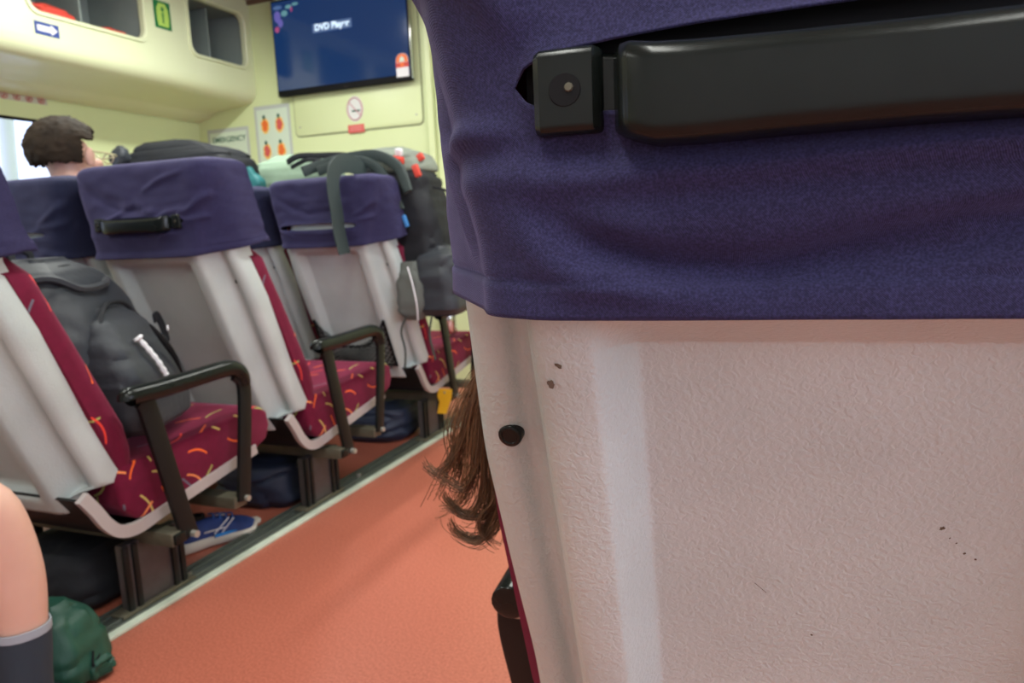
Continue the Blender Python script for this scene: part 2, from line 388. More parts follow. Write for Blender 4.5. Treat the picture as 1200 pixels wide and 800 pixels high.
# outer deck railing seen in the window
t = thing('deck_railing', 'white painted slanting deck stanchions outside the side window at far left', 'railing', (LX - .7, 2.6, .9))
for yy in (-.35, .12, .5, .95):
    obj('stanchion', cyl(bmesh.new(), (0, yy, -.9), (0, yy + .12, 1.2), .045), OUTW, t)
obj('handrail', cyl(bmesh.new(), (0, -.8, .28), (0, 1.6, .28), .03), OUTW, t)
struct('outer_deck', nbox((LX - .9, 1.2, -.05), (1.6, 6, .1)), OUTW)

# brown ceiling trim where bins end
struct('trim_1', nbox((-3.28, BY - .012, 2.487), (.22, .02, .03), bev=.004), mat('brown_trim', (.14, .08, .05), .6))

# floor track + photoluminescent strip
struct('trim_2', prism([(-1, 0)] and [(-1.665, 0), (-1.665, .010), (-1.655, .014), (-1.60, .014), (-1.598, .008), (-1.588, .008), (-1.586, .014), (-1.578, .014), (-1.575, 0)], 0, 1) if False else nbox((-1.617, 1.2, .006), (.085, 5.8, .012), bev=.003), RAILM)
bm = bmesh.new()
for xx in (-1.652, -1.628, -1.590): box(bm, (xx, 1.2, .014), (.007, 5.8, .008), bev=.0015)
struct('trim_3', bm, RAILM)
struct('trim_4', nbox((-1.560, 1.2, .005), (.026, 5.8, .010), bev=.002), STRIP)
# bolts in the track
bt = obj('track_bolt', cyl(bmesh.new(), (0, 0, 0), (0, 0, .014), .011, .009, 6), mat('bolt_steel', (.3, .3, .27), .4, .8), None)
tag(bt, 'small hex bolt in the dark floor track beside a seat pedestal', 'bolt', 'bolts in the floor track'); bt.location = (-1.609, 1.40, .012)
for yy in (2.13, 2.17, 2.33, 1.46, 2.98, 3.16):
    b2 = bt.copy(); C.objects.link(b2); b2.location = (-1.609, yy, .012)

# ---------------------------------------------------------------- overhead locker bin along left wall
BX = -3.38
def bin_profile():
    pts = [(BX, CZ)]
    pts += [(BX, 1.95)]
    for k in range(1, 9):
        a = math.radians(90 * k / 8); pts.append((BX - .085 + .085 * math.cos(a), 1.94 - .085 * math.sin(a)))
    pts += [(-3.60, 1.842), (-3.74, 1.83), (-3.775, 1.815), (-3.80, 1.795), (LX + .002, 1.775)]
    return pts
OP = [(1.72, 2.40), (2.545, 3.20), (3.535, 4.0)]; OZ0, OZ1 = 2.075, 2.395
binr = thing('overhead_locker', 'long cream overhead locker with open rounded hatches above the left windows', 'locker', (BX, 1.2, CZ))
T = Matrix.Translation((-BX, -1.2, -CZ))
# face with rounded openings: grid ring per opening
bm = bmesh.new()
def face_panel(bm, y0, y1, hole):
    # quad panel y0..y1 , z 2.02..CZ ; hole rounded
    z0, z1 = 1.95, CZ
    hy0, hy1 = hole; cy, cz = (hy0 + hy1) / 2, (OZ0 + OZ1) / 2; hw, hd = (hy1 - hy0) / 2, (OZ1 - OZ0) / 2
    inner = rrect(hw, hd, .055, 6); outer = []
    for (u, v) in inner:
        k = min(((y1 - cy) if u > 0 else (cy - y0)) / max(abs(u), 1e-6), ((z1 - cz) if v > 0 else (cz - z0)) / max(abs(v), 1e-6)); outer.append((u * k, v * k))
    # insert corners by snapping nearest
    for cu, cv in ((y1 - cy, z1 - cz), (y0 - cy, z1 - cz), (y0 - cy, z0 - cz), (y1 - cy, z0 - cz)):
        i = min(range(len(outer)), key=lambda q: (outer[q][0] - cu) ** 2 + (outer[q][1] - cv) ** 2); outer[i] = (cu, cv)
    rim = [(u * (1 + .022 / hw), v * (1 + .022 / hd)) for u, v in inner]
    rows = [[Vector((BX, cy + u, cz + v)) for u, v in outer], [Vector((BX, cy + u, cz + v)) for u, v in rim], [Vector((BX + .010, cy + u * .99 + 0, cz + v * .99)) for u, v in rim],
            [Vector((BX + .010, cy + u, cz + v)) for u, v in [(a * (1 + .006 / hw), b * (1 + .006 / hd)) for a, b in inner]], [Vector((BX, cy + u, cz + v)) for u, v in inner], [Vector((BX - .03, cy + u, cz + v)) for u, v in inner]]
    grid_faces(bm, rows, close_u=True)
ys = [-1.7, 1.0]; cuts = [1.60, 2.47, 3.36, 4.07]
for i, o_ in enumerate(OP): face_panel(bm, cuts[i], cuts[i + 1], o_)
grid_faces(bm, [[(BX, -1.7, 1.95), (BX, 1.6, 1.95)], [(BX, -1.7, CZ), (BX, 1.6, CZ)]])
pf = bin_profile()[1:]
grid_faces(bm, [[(x, -1.7, z) for x, z in pf], [(x, 4.07, z) for x, z in pf]])
bmesh.ops.transform(bm, matrix=T, verts=bm.verts)
obj('locker_face', bm, BINM, binr, True, angle=30)
bm = bmesh.new()
for a, b in OP:   # linings
    rows = [[(BX - .03, a - .01, OZ0 - .01), (BX - .03, b + .01, OZ0 - .01), (BX - .03, b + .01, OZ1 + .01), (BX - .03, a - .01, OZ1 + .01)], [(BX - .42, a - .01, OZ0 - .01), (BX - .42, b + .01, OZ0 - .01), (BX - .42, b + .01, OZ1 + .01), (BX - .42, a - .01, OZ1 + .01)]]
    vs = grid_faces(bm, rows, close_u=True); bm.faces.new(vs[1])
    box(bm, (BX - .25, (a + b) / 2 + .02, (OZ0 + OZ1) / 2), (.30, .012, OZ1 - OZ0 + .01))
bmesh.ops.transform(bm, matrix=T, verts=bm.verts)
obj('locker_lining', bm, GREYIN, binr, False)
# lifejackets inside lockers
def jacket(loc, lab, sc_=1):
    o = obj('lifejacket', soft_lump([(0, 0, 0, .09, .05, 0), (0, 0, .01, .12, .13, 0), (.01, 0, .05, .11, .12, .1), (0, .01, .075 * sc_, .05, .06, .2)], .02, 3, freq=14), REDM)
    tag(o, lab, 'life jacket', 'red life jackets in the open lockers'); o.location = loc; return o
jacket((BX - .15, 2.70, OZ0 - .006), 'red life jacket lying in the left end of the open locker')
j = jacket((BX - .15, 3.05, OZ0 - .006), 'red life jacket lying low in the right end of the open locker'); j.scale = (1, .8, .5)

# signs on the locker
def flat_poly(pts, th=.0015):
    bm = bmesh.new(); f = bm.faces.new([bm.verts.new((p[0], p[1], 0)) for p in pts]); r = bmesh.ops.extrude_face_region(bm, geom=[f])
    bmesh.ops.translate(bm, verts=[v for v in r['geom'] if isinstance(v, bmesh.types.BMVert)], vec=(0, 0, th)); return bm
def place(bm, mt): bmesh.ops.transform(bm, matrix=mt, verts=bm.verts); return bm
t = thing('arrow_sign', 'blue sticker with a white right-pointing arrow on the overhead locker', 'sign', (BX + .0003, 2.615, 1.965))
LM = wallmat((0, 0, 0), '+x')
obj('sign_board', place(flat_poly([(-.062, -.030), (.062, -.030), (.062, .030), (-.062, .030)], .002), LM), BLUEM, t, False)
obj('arrow', place(flat_poly([(-.05, -.013), (.02, -.013), (.02, -.024), (.052, 0), (.02, .024), (.02, .013), (-.05, .013)], .0012), Matrix.Translation((.0025, 0, 0)) @ LM), WHITEM, t, False)
t.location = (BX + .001, 2.615, 1.995)
t = thing('lifejacket_sign', 'green sign with a lime life jacket figure between the locker hatches', 'sign', (BX + .001, 3.335, 2.235))
obj('sign_board', place(flat_poly([(-.058, -.075), (.058, -.075), (.058, .075), (-.058, .075)], .002), LM), GREEND, t, False)
obj('figure', place(flat_poly([(-.036, -.062), (.036, -.062), (.042, -.02), (.040, .035), (.022, .062), (-.022, .062), (-.040, .035), (-.042, -.02)], .0012), Matrix.Translation((.0025, 0, 0)) @ LM), LIME, t, False)
obj('figure_head', place(flat_poly([(.010 * math.cos(a * PI / 6), .03 + .013 * math.sin(a * PI / 6)) for a in range(12)], .001), Matrix.Translation((.004, 0, 0)) @ LM), GREEND, t, False)
obj('figure_body', place(flat_poly([(-.004, -.045), (.004, -.045), (.006, .012), (-.006, .012)], .001), Matrix.Translation((.004, 0, 0)) @ LM), GREEND, t, False)
# red warning stickers on the window header
t = thing('warning_sticker', 'faded strip of red pictograms on the wall above the window', 'sticker', (LX + .001, 2.79, 1.765))
obj('sticker_sheet', place(flat_poly([(-.17, -.022), (.17, -.022), (.17, .022), (-.17, .022)], .001), LM), mat('faded_sticker', (.50, .48, .40), .5), t, False)
for k in range(5):
    bm = bmesh.new(); tube(bm, [(( -.135 + .0675 * k) + .017 * math.cos(a * PI / 8), .017 * math.sin(a * PI / 8), 0) for a in range(16)], .003, 6, closed=True)
    box(bm, (-.135 + .0675 * k, 0, 0), (.030, .005, .002), rot=(0, 0, .8)); box(bm, (-.135 + .0675 * k, 0, 0), (.010, .02, .002))
    obj('pictogram', place(bm, Matrix.Translation((.002, 0, 0)) @ LM), mat('faded_red', (.50, .16, .15), .6) if k == 0 else bpy.data.materials['faded_red'], t, False)

# ---------------------------------------------------------------- bulkhead: TV, panel, posters
FM = wallmat((0, 0, 0), '-y')
tv = thing('television', 'dark flat screen television showing a player menu high on the bulkhead', 'television', (-2.66, BY - .066, 2.153))
W, Hh = .985, .585
obj('tv_case', nbox((0, .012, 0), (W, .035, Hh), bev=.006), DARKR, tv)
obj('screen', nbox((0, -.008, .012), (W - .022, .004, Hh - .05)), SCREEN, tv, False)
obj('chrome_edge', nbox((W / 2 + .002, .004, -.02), (.004, .02, Hh * .9), bev=.001), CHROME, tv)
obj('menu_bar', place(nbox((0, 0, 0), (.285, .052, .001)), Matrix.Translation((-.04, -.0112, .085)) @ FM), SCREENB, tv, False)
text_mesh('menu_text', 'DVD Player', .052, SCREENT, Matrix.Translation((-.04, -.0125, .087)) @ FM, tv, .0014)
text_mesh('brand_mark', 'SHARP' if False else '····', .03, CHROME, Matrix.Translation((.03, -.0075, -.282)) @ FM, tv)
for (px, pz, w_, h_, mm) in ((-.435, .245, .07, .02, SCREENB), (-.44, .19, .05, .06, GLOWP), (-.385, .205, .05, .03, GLOWC), (-.35, .24, .05, .02, GLOWC), (-.42, .15, .04, .04, GLOWP), (-.45, .115, .035, .03, GLOWR), (-.33, .225, .015, .03, GLOWR), (-.30, .25, .05, .015, GLOWC)):
    obj('menu_graphic', place(flat_poly([(w_ * .5 * math.cos(a * PI / 6), h_ * .6 * math.sin(a * PI / 6)) for a in range(12)], .0008), Matrix.Translation((px, -.0112, pz)) @ FM), mm, tv, False)
# energy label stuck on the screen
lb = bmesh.new()
obj('energy_label', place(flat_poly([(-.042, -.065), (.042, -.065), (.042, .02), (.040, .045), (.025, .064), (0, .07), (-.025, .064), (-.040, .045), (-.042, .02)], .001), Matrix.Translation((.435, -.0105, -.205)) @ FM), mat('label_white', (.75, .73, .75), .5), tv, False)
obj('label_crown', place(flat_poly([(-.040, .02), (.040, .02), (.038, .044), (.024, .062), (0, .068), (-.024, .062), (-.038, .044)], .001), Matrix.Translation((.435, -.0118, -.205)) @ FM), ORANGE, tv, False)
obj('label_stars', place(flat_poly([(-.018, .022), (.018, .022), (.012, .045), (0, .052), (-.012, .045)], .001), Matrix.Translation((.435, -.0130, -.205)) @ FM), PAPER, tv, False)
obj('label_band', place(flat_poly([(-.042, -.010), (.042, -.010), (.042, .018), (-.042, .018)], .001), Matrix.Translation((.435, -.0118, -.205)) @ FM), REDM, tv, False)
obj('label_mark', place(flat_poly([(-.012, -.008), (.012, -.008), (.012, .016), (-.012, .016)], .001), Matrix.Translation((.435, -.0130, -.205)) @ FM), ORANGE, tv, False)
obj('wall_bracket', nbox((0, .037, 0), (.4, .022, .3)), BLACKP, tv, False)

# raised access panel behind/below the tv
pn = thing('access_panel', 'cream raised access panel with rounded corners below the television', 'panel', (-2.615, BY, 2.05))
bm = bmesh.new(); rows = []
for k, (ins, d) in enumerate(((0, 0), (0, -.008), (.004, -.011))):
    rows.append([Vector((p[0], d, p[1])) for p in rrect(.468 - ins, .435 - ins, .03, 5)])
vs = grid_faces(bm, rows, close_u=True); bm.faces.new(vs[-1])
obj('panel_door', bm, WALLM, pn, True)
bm = bmesh.new(); tube(bm, [Vector((p[0], -.001, p[1])) for p in rrect(.472, .439, .032, 5)], .004, 6, closed=True, up=(0, 1, 0))
obj('panel_gasket', bm, mat('olive_gasket', (.25, .27, .17), .7), pn)
for sx, sz in ((.43, -.38), (.43, .36), (-.43, -.38)):
    obj('panel_screw', cyl(bmesh.new(), (sx, -.010, sz), (sx, -.014, sz), .006, n=10), CHIP, pn)
t = thing('no_smoking_sign', 'round no smoking sign with a red label on the access panel', 'sign', (-2.62, BY - .0115, 1.745))
obj('sign_disc', place(flat_poly([(.062 * math.cos(a * PI / 12), .078 * math.sin(a * PI / 12)) for a in range(24)], .001), FM), mat('sign_white', (.68, .68, .66), .5), t, False)
bm = bmesh.new(); tube(bm, [(.054 * math.cos(a * PI / 12), .068 * math.sin(a * PI / 12), .002) for a in range(24)], .004, 6, closed=True); box(bm, (0, 0, .002), (.006, .125, .002), rot=(0, 0, .75))
obj('prohibition_ring', place(bm, FM), mat('faded_ring', (.50, .22, .26), .5), t, False)
obj('cigarette', place(nbox((.008, -.012, .002), (.06, .010, .001)), FM), DARKG, t, False)
obj('red_label', place(flat_poly([(-.060, -.145), (.060, -.145), (.060, -.095), (-.060, -.095)], .001), FM), SIGNRED, t, False)
obj('label_lines', place(box(box(bmesh.new(), (0, -.111, .0015), (.09, .006, .001)), (0, -.127, .0015), (.09, .006, .001)), FM), mat('label_pink', (.70, .28, .26), .5), t, False)

t = thing('safety_poster', 'white poster with four orange life jacket figures on the bulkhead', 'poster', (-3.27, BY - .001, 1.63))
obj('poster_sheet', place(flat_poly([(-.145, -.21), (.145, -.21), (.145, .205), (-.145, .205)], .002), FM), PAPERF, t, False)
obj('poster_print', place(flat_poly([(-.125, -.19), (.125, -.19), (.125, .18), (-.125, .18)], .001), Matrix.Translation((0, -.002, 0)) @ FM), PAPER, t, False)
YG = mat('pale_orange_print', (.85, .55, .15), .6)
for i in range(2):
    for k in range(2):
        cx, cz = -.062 + .118 * i, .085 - .165 * k
        f = obj('figure', place(flat_poly([(cx + .034 * math.cos(a * PI / 8) * (1 + .12 * math.sin(3 * a + i)), cz - .01 + .052 * math.sin(a * PI / 8)) for a in range(16)], .001), Matrix.Translation((0, -.0032, 0)) @ FM), YG, t, False)
        obj('jacket_mark', place(flat_poly([(cx + .024 * math.cos(a * PI / 8) * (1 + .2 * math.sin(2 * a + i + k)), cz - .008 + .038 * math.sin(a * PI / 8)) for a in range(16)], .001), Matrix.Translation((0, -.0044, 0)) @ FM), SIGNRED if (i + k) % 2 else ORANGE, f, False)
        obj('figure_head', place(flat_poly([(cx - .004 + .011 * math.cos(a * PI / 6), cz + .046 + .015 * math.sin(a * PI / 6)) for a in range(12)], .001), Matrix.Translation((0, -.0044, 0)) @ FM), DARKG, f, False)
t = thing('emergency_notice', 'framed pale notice headed in dark green letters left of the safety poster', 'notice', (-3.645, BY - .001, 1.53))
obj('notice_frame', place(flat_poly([(-.185, -.2), (.17, -.2), (.17, .19), (-.185, .19)], .003), FM), PAPERF, t, False)
obj('notice_sheet', place(flat_poly([(-.165, -.18), (.15, -.18), (.15, .165), (-.165, .165)], .001), Matrix.Translation((0, -.003, 0)) @ FM), PAPER, t, False)
text_mesh('notice_heading', 'EMERGENCY', .05, DARKG, Matrix.Translation((0, -.0042, .115)) @ FM, t, .0008)
# right end of the bulkhead: fluted jamb and dark framed hatch edge
struct('trim_5', nbox((-2.085, BY - .015, 1.25), (.045, .03, 2.5), bev=.008), WALLM)
t = thing('door_frame_plate', 'tall dark plate with white edge on the bulkhead beside the nearest seat', 'plate', (-1.955, BY - .02, 1.64))
obj('plate', nbox((0, 0, 0), (.07, .03, .40), bev=.006), DARKR, t); obj('white_edge', nbox((-.04, .0, 0), (.010, .035, .41), bev=.002), OUTW, t)

# ceiling luminaires
lamp0 = None
LABL = ['above the left window seats towards the camera', 'above the left seats near the bulkhead', 'above the aisle near the bulkhead', 'behind the camera over the aisle', 'behind the camera over the right hand seats', 'over the right hand seats', 'above the middle of the aisle', 'behind the camera over the left seats']
for (lx, ly, p), lb_ in zip(LAMPS, LABL):
    if lamp0 is None:
        lamp0 = thing('ceiling_lamp', 'long white ceiling lamp ' + lb_, 'lamp', (lx, ly, 2.5), group='ceiling lamps')
        obj('lamp_housing', nbox((0, 0, -.025), (.2, 1.25, .05), bev=.01), OUTW, lamp0); obj('diffuser', nbox((0, 0, -.055), (.15, 1.15, .02), bev=.006), DIFF, lamp0)
    else: dup(lamp0, (lx, ly, 2.5), 'long white ceiling lamp ' + lb_)

# ================================================================ SEATS
def lerp(a, b, t): return a + (b - a) * t
def interp(tab, x):
    if x <= tab[0][0]: return tab[0][1]
    for (a, va), (b, vb) in zip(tab, tab[1:]):
        if x <= b: return lerp(va, vb, (x - a) / (b - a))
    return tab[-1][1]
def sstep(a, b, x):
    t = max(0, min(1, (x - a) / (b - a))); return t * t * (3 - 2 * t)

def back_line(z):      # rear surface y of shell at height z
    return .006 if z > .93 else .006 + (.93 - z) * .41
def shell_bm():
    bm = bmesh.new(); rows = []
    zs = [1.13, 1.05, .99, .97, .95, .94, .93, .915, .903, .9006, .8995, .895, .890, .886, .8825, .8812, .879, .870, .860] + [.84 - .03 * k for k in range(1, 14)] + [.44, .425, .41, .40, .39, .38, .37, .36, .35, .34, .333]
    for z in zs:
        # recess depth fades above z .88 and below .42
        d = .034 * max(0, min(1, (.9000 - z) / .0185)) * sstep(.365, .40, z)
        yr = back_line(z)
        top = sstep(.95, 1.13, z)
        hw = 1 - .16 * sstep(.945, .98, z)
        wid = interp([(.333, .012), (.55, .017), (.65, .013), (.78, .010), (.92, .020)], z)
        flo = sstep(.372, .392, z)           # flange shrinks at the very bottom
        prof = [(0, d), (.05, d), (.122, d), (.127, d * .99), (.130, d * .93), (.147, d * .10), (.150, d * .02), (.153, 0), (.162, -.001), (.173, 0), (.181, .002), (.186, .006),
                (.191, .018), (.195, .036), (.201, .060), (.209, .074), (.222, .080), (.232, .078), (.240, .071), (.254, .069), (.267, .076), (.273, .09), (.275, .12), (.274, .150), (.264, .150), (.257, .13)]
        prof = [(x if x < .19 else x - wid * sstep(.19, .25, x), y) for x, y in prof]
        if flo < .999:
            prof = [(x if x < .19 else .19 + (x - .19) * lerp(.12, 1, flo), y if x < .19 else y * lerp(.40, 1, flo)) for x, y in prof]
        row = [Vector((-x * hw, yr + y, z)) for x, y in reversed(prof[1:])] + [Vector((x * hw, yr + y, z)) for x, y in prof]
        rows.append(row)
    grid_faces(bm, rows)
    return bm
def shell_solid(m_):
    bm = shell_bm()
    return bm
def recl(y, z): return (y + back_line(z), z)

def backrest_bm(bulge=0.0):
    """burgundy cushion inside the shell flange, wrapping slightly over it"""
    rows = []
    zs = [.40, .42, .46, .52, .60, .68, .76, .84, .90, .96, 1.02, 1.08, 1.12, 1.14]
    for i, z in enumerate(zs):
        yr = back_line(z); hw = .268 + bulge * (1 - sstep(.72, .86, z)); th = interp([(.40, .18), (.5, .215), (.7, .205), (.90, .20), (.98, .15), (1.1, .11), (1.14, .09)], z)
        hw *= 1 - .03 * sstep(.7, .9, z) - .24 * sstep(.93, .98, z)
        if z < .45: hw *= .985
        y0 = yr + .125 if z < .93 else yr + .03
        y1 = yr + th
        prof = []
        for (x, y) in ((-hw * .9, y0), (-hw, y0 + .012), (-hw * 1.004, (y0 + y1) / 2), (-hw, y1 - .02), (-hw * .93, y1), (-hw * .8, y1 - .012), (-hw * .5, y1 - .028), (0, y1 - .034), (hw * .5, y1 - .028), (hw * .8, y1 - .012), (hw * .93, y1), (hw, y1 - .02), (hw * 1.004, (y0 + y1) / 2), (hw, y0 + .012), (hw * .9, y0)):
            prof.append(Vector((x, y, z)))
        rows.append(prof)
    return rings(rows)
def cushion_bm():
    # side profile of the squab
    prof = [(.335, .40), (.345, .32), (.385, .278), (.44, .270), (.60, .292), (.82, .325), (.872, .345), (.892, .385), (.885, .43), (.855, .452), (.80, .458), (.60, .435), (.45, .425), (.36, .43)]
    bm = prism(prof, -.266, .266, bev=.012, seg=3)
    return bm
PANP = [(.235, .375), (.262, .335), (.285, .295), (.315, .262), (.350, .246), (.39, .243), (.43, .250), (.50, .263), (.65, .287), (.82, .315)]
def pan_bm(a0=-.254, a1=.254):
    P = smooth_path([(0, a, b) for a, b in PANP], 3); bm = bmesh.new(); rows = []
    N = len(P)
    for i, p in enumerate(P):
        tt = P[min(i + 1, N - 1)] - P[max(i - 1, 0)]; tt.normalize(); nrm = Vector((0, -tt.z, tt.y))
        a = p; b = p + nrm * .030
        b = p + nrm * (.030 if a1 - a0 < .1 else .010)
        if a1 - a0 >= .1: a = p + nrm * .004
        rows.append([Vector((a0, a.y, a.z)), Vector((a1, a.y, a.z)), Vector((a1, b.y, b.z)), Vector((a0, b.y, b.z))])
    grid_faces(bm, rows, close_u=True, cap=True)
    return bm

# ---- fabric head cover, one cloth with real folds and a slit for the grab handle
def cover_bm(seed, nper, nz, folds, slit, hemdy=0, amp=1.0, top_h=1.19, slope=0.0, fine=0.0, Z0=.915, fadj=0):
    """folds: list of (polyline[(x,z)], amplitude, width).  slit=(x0,x1,z,open_up,open_down)"""
    def plan(z):
        t = (z - Z0) / (top_h - Z0)
        Fh = lerp(.280, .272, t) - fadj; R = lerp(.205, .250, sstep(0, 1, t)); yf = lerp(.215, .150, t)
        return Fh, R, yf, -.009
    # perimeter parameter list: start front-left, go along left side, rear, right side (front closed too)
    def perim(z, ins=0):
        Fh, R, yf, yr = plan(z); Fh -= ins; R -= ins; yf -= ins; yr += ins
        c = [(-Fh, yf), (-Fh + .006, yf * .55 + yr * .45), (-R - .012, yr + .045), (-R + .004, yr + .014), (-R + .030, yr + .002), (-R + .06, yr)]
        left = smooth_path([(a, b, 0) for a, b in c], 6)
        rgt = [Vector((-p.x, p.y, 0)) for p in reversed(left)]
        return left, rgt, Fh, R, yf, yr
    nl = None; rows = []; info = []
    zs = [Z0 + (top_h - .03 - Z0) * i / (nz - 1) for i in range(nz)]
    if slit:
        i = min(range(nz), key=lambda k: abs(zs[k] - slit[2])); zs[i] = slit[2]; islit = i
    else: islit = -1
    def point_row(z, ins=0, dz=0, upper=None):
        left, rgt, Fh, R, yf, yr = perim(min(z, top_h), ins)
        nr = nper; xs = [lerp(left[-1].x, rgt[0].x, (k + 1) / (nr + 1)) for k in range(nr)]
        pts = left + [Vector((x, yr, 0)) for x in xs] + rgt
        nf = 14; pts += [Vector((lerp(Fh, -Fh, (k + 1) / (nf + 1)), yf + .012 * math.sin(PI * (k + 1) / (nf + 1)), 0)) for k in range(nf)]
        N = len(pts); out = []
        for j, p in enumerate(pts):
            a, b = pts[j - 1], pts[(j + 1) % N]; t_ = b - a; n_ = Vector((-t_.y, t_.x, 0)); n_.normalize()
            if n_.dot(Vector((p.x, p.y - .08, 0))) < 0: n_ = -n_
            d = 0; x = p.x
            s_ = x if p.y < .03 else x * 1.0 + math.copysign(p.y, x)
            rear = p.y < yf - .01
            if rear:
                for pl, A, wd in folds:
                    best = 9; tt = 0
                    for q in range(len(pl) - 1):
                        ax, az = pl[q]; bx, bz = pl[q + 1]; L2 = (bx - ax) ** 2 + (bz - az) ** 2; u = max(0, min(1, ((s_ - ax) * (bx - ax) + (z - az) * (bz - az)) / L2))
                        dd = math.hypot(s_ - ax - u * (bx - ax), z - az - u * (bz - az))
                        if dd < best: best = dd; tt = (q + u) / (len(pl) - 1)
                    if best < wd * 3: d += A * math.exp(-(best / wd) ** 2) * math.sin(PI * min(1, max(0, .08 + tt * .84))) ** .7
            q = Vector((s_ * 9 + seed * 3.1, z * 16, p.y * 6 + seed)); d += .0035 * amp * noise.noise(q) + .0020 * amp * noise.noise(q * 2.7)
            if fine: d += fine * noise.noise(Vector((s_ * 60, z * 40, seed)))
            # hem: stitched band
            if ins == 0:
                if abs(z - (Z0 + .020)) < .0022: d -= .0012
                if z < Z0 + .019: d += .0010
            zz = z + dz + slope * s_ * (1 - sstep(Z0, top_h, z)) + hemdy * (1 if p.y > yf - .03 else p.y / .2) * (1 - sstep(Z0, Z0 + .08, z))
            if slit and p.y < .02 and slit[0] < x < slit[1]:
                u = (x - slit[0]) / (slit[1] - slit[0]); lens = max(0, math.sin(PI * u)) ** .25
                dist = z - slit[2] + dz
                if upper or (upper is None and dist > 0): zz += slit[3] * lens * math.exp(-(max(0, dist) / .035)); d += .007 * lens * math.exp(-(max(0, dist) / .02))
                elif upper is False or dist < 0: zz -= slit[4] * lens * math.exp(-(max(0, -dist) / .035)); d += .004 * lens * math.exp(-(max(0, -dist) / .02))
            out.append(Vector((p.x, p.y, 0)) + n_ * d + Vector((0, 0, zz)))
        return out
    allrows = []
    for i, z in enumerate(zs):
        if i == islit:
            allrows.append(('lo', point_row(z, upper=False))); allrows.append(('hi', point_row(z, upper=True)))
        else: allrows.append(('n', point_row(z)))
    # rounded top
    for k in range(1, 9):
        a = k / 8 * PI / 2; ins = .032 * (1 - math.cos(a)); allrows.append(('n', point_row(top_h - .03 + .03 * math.sin(a) * .999, ins)))
    zt = top_h
    for k in range(1, 6):
        ins = .032 + .036 * k / 5
        r = point_row(top_h - .001, .032)
        cy = .075
        sc_ = 1 - k / 5 * .985
        allrows.append(('n', [Vector((p.x * (1 - .15 * k / 5), cy + (p.y - cy) * sc_, zt + .006 * math.sin(k / 5 * PI / 2) + (p.z - zt) * (1 - k / 5))) for p in r]))
    bm = bmesh.new(); vs = []
    for kind, r in allrows: vs.append([bm.verts.new(p) for p in r])
    N = len(vs[0])
    for i in range(len(vs) - 1):
        same = allrows[i][0] == 'lo'
        for j in range(N):
            k = (j + 1) % N
            if same:
                p, q = vs[i][j].co, vs[i][k].co
                if (p - vs[i + 1][j].co).length < 1e-7 and (q - vs[i + 1][k].co).length < 1e-7: continue
                # inside slit span leave open; elsewhere weld
                continue
            bm.faces.new((vs[i][j], vs[i][k], vs[i + 1][k], vs[i + 1][j]))
    bmesh.ops.remove_doubles(bm, verts=bm.verts, dist=1e-6)
    return bm
def cover(name, bm, m_, parent):
    o = obj(name, bm, m_, parent, True, angle=75)
    s = o.modifiers.new('thickness', 'SOLIDIFY'); s.thickness = .0014; s.offset = -1
    return o

def handle_bm():
    """moulded grab handle: flat screw lug, neck groove, thick bar"""
    st = [(-.168, .034, -.010), (-.167, .038, -.014), (-.164, .040, -.0165), (-.150, .040, -.0175), (-.138, .040, -.017), (-.1355, .039, -.014), (-.134, .037, -.008), (-.129, .037, -.008), (-.127, .039, -.014), (-.124, .041, -.026), (-.119, .043, -.031),
          (-.108, .044, -.034), (-.09, .043, -.0355), (-.05, .041, -.0365), (0, .040, -.037)]
    st = st + [(-a, b, c) for a, b, c in reversed(st[:-1])]
    rows = []
    for x, h, yf in st:
        r = rrect(h / 2, (abs(yf) + .004) / 2, .009 if yf < -.02 else .005, 5)
        cy = (yf + .004) / 2
        sag = .0075 * sstep(.14, .1, abs(x))
        rows.append([Vector((x, cy + v, u - sag)) for u, v in r])
    bm = rings(rows)
    return bm

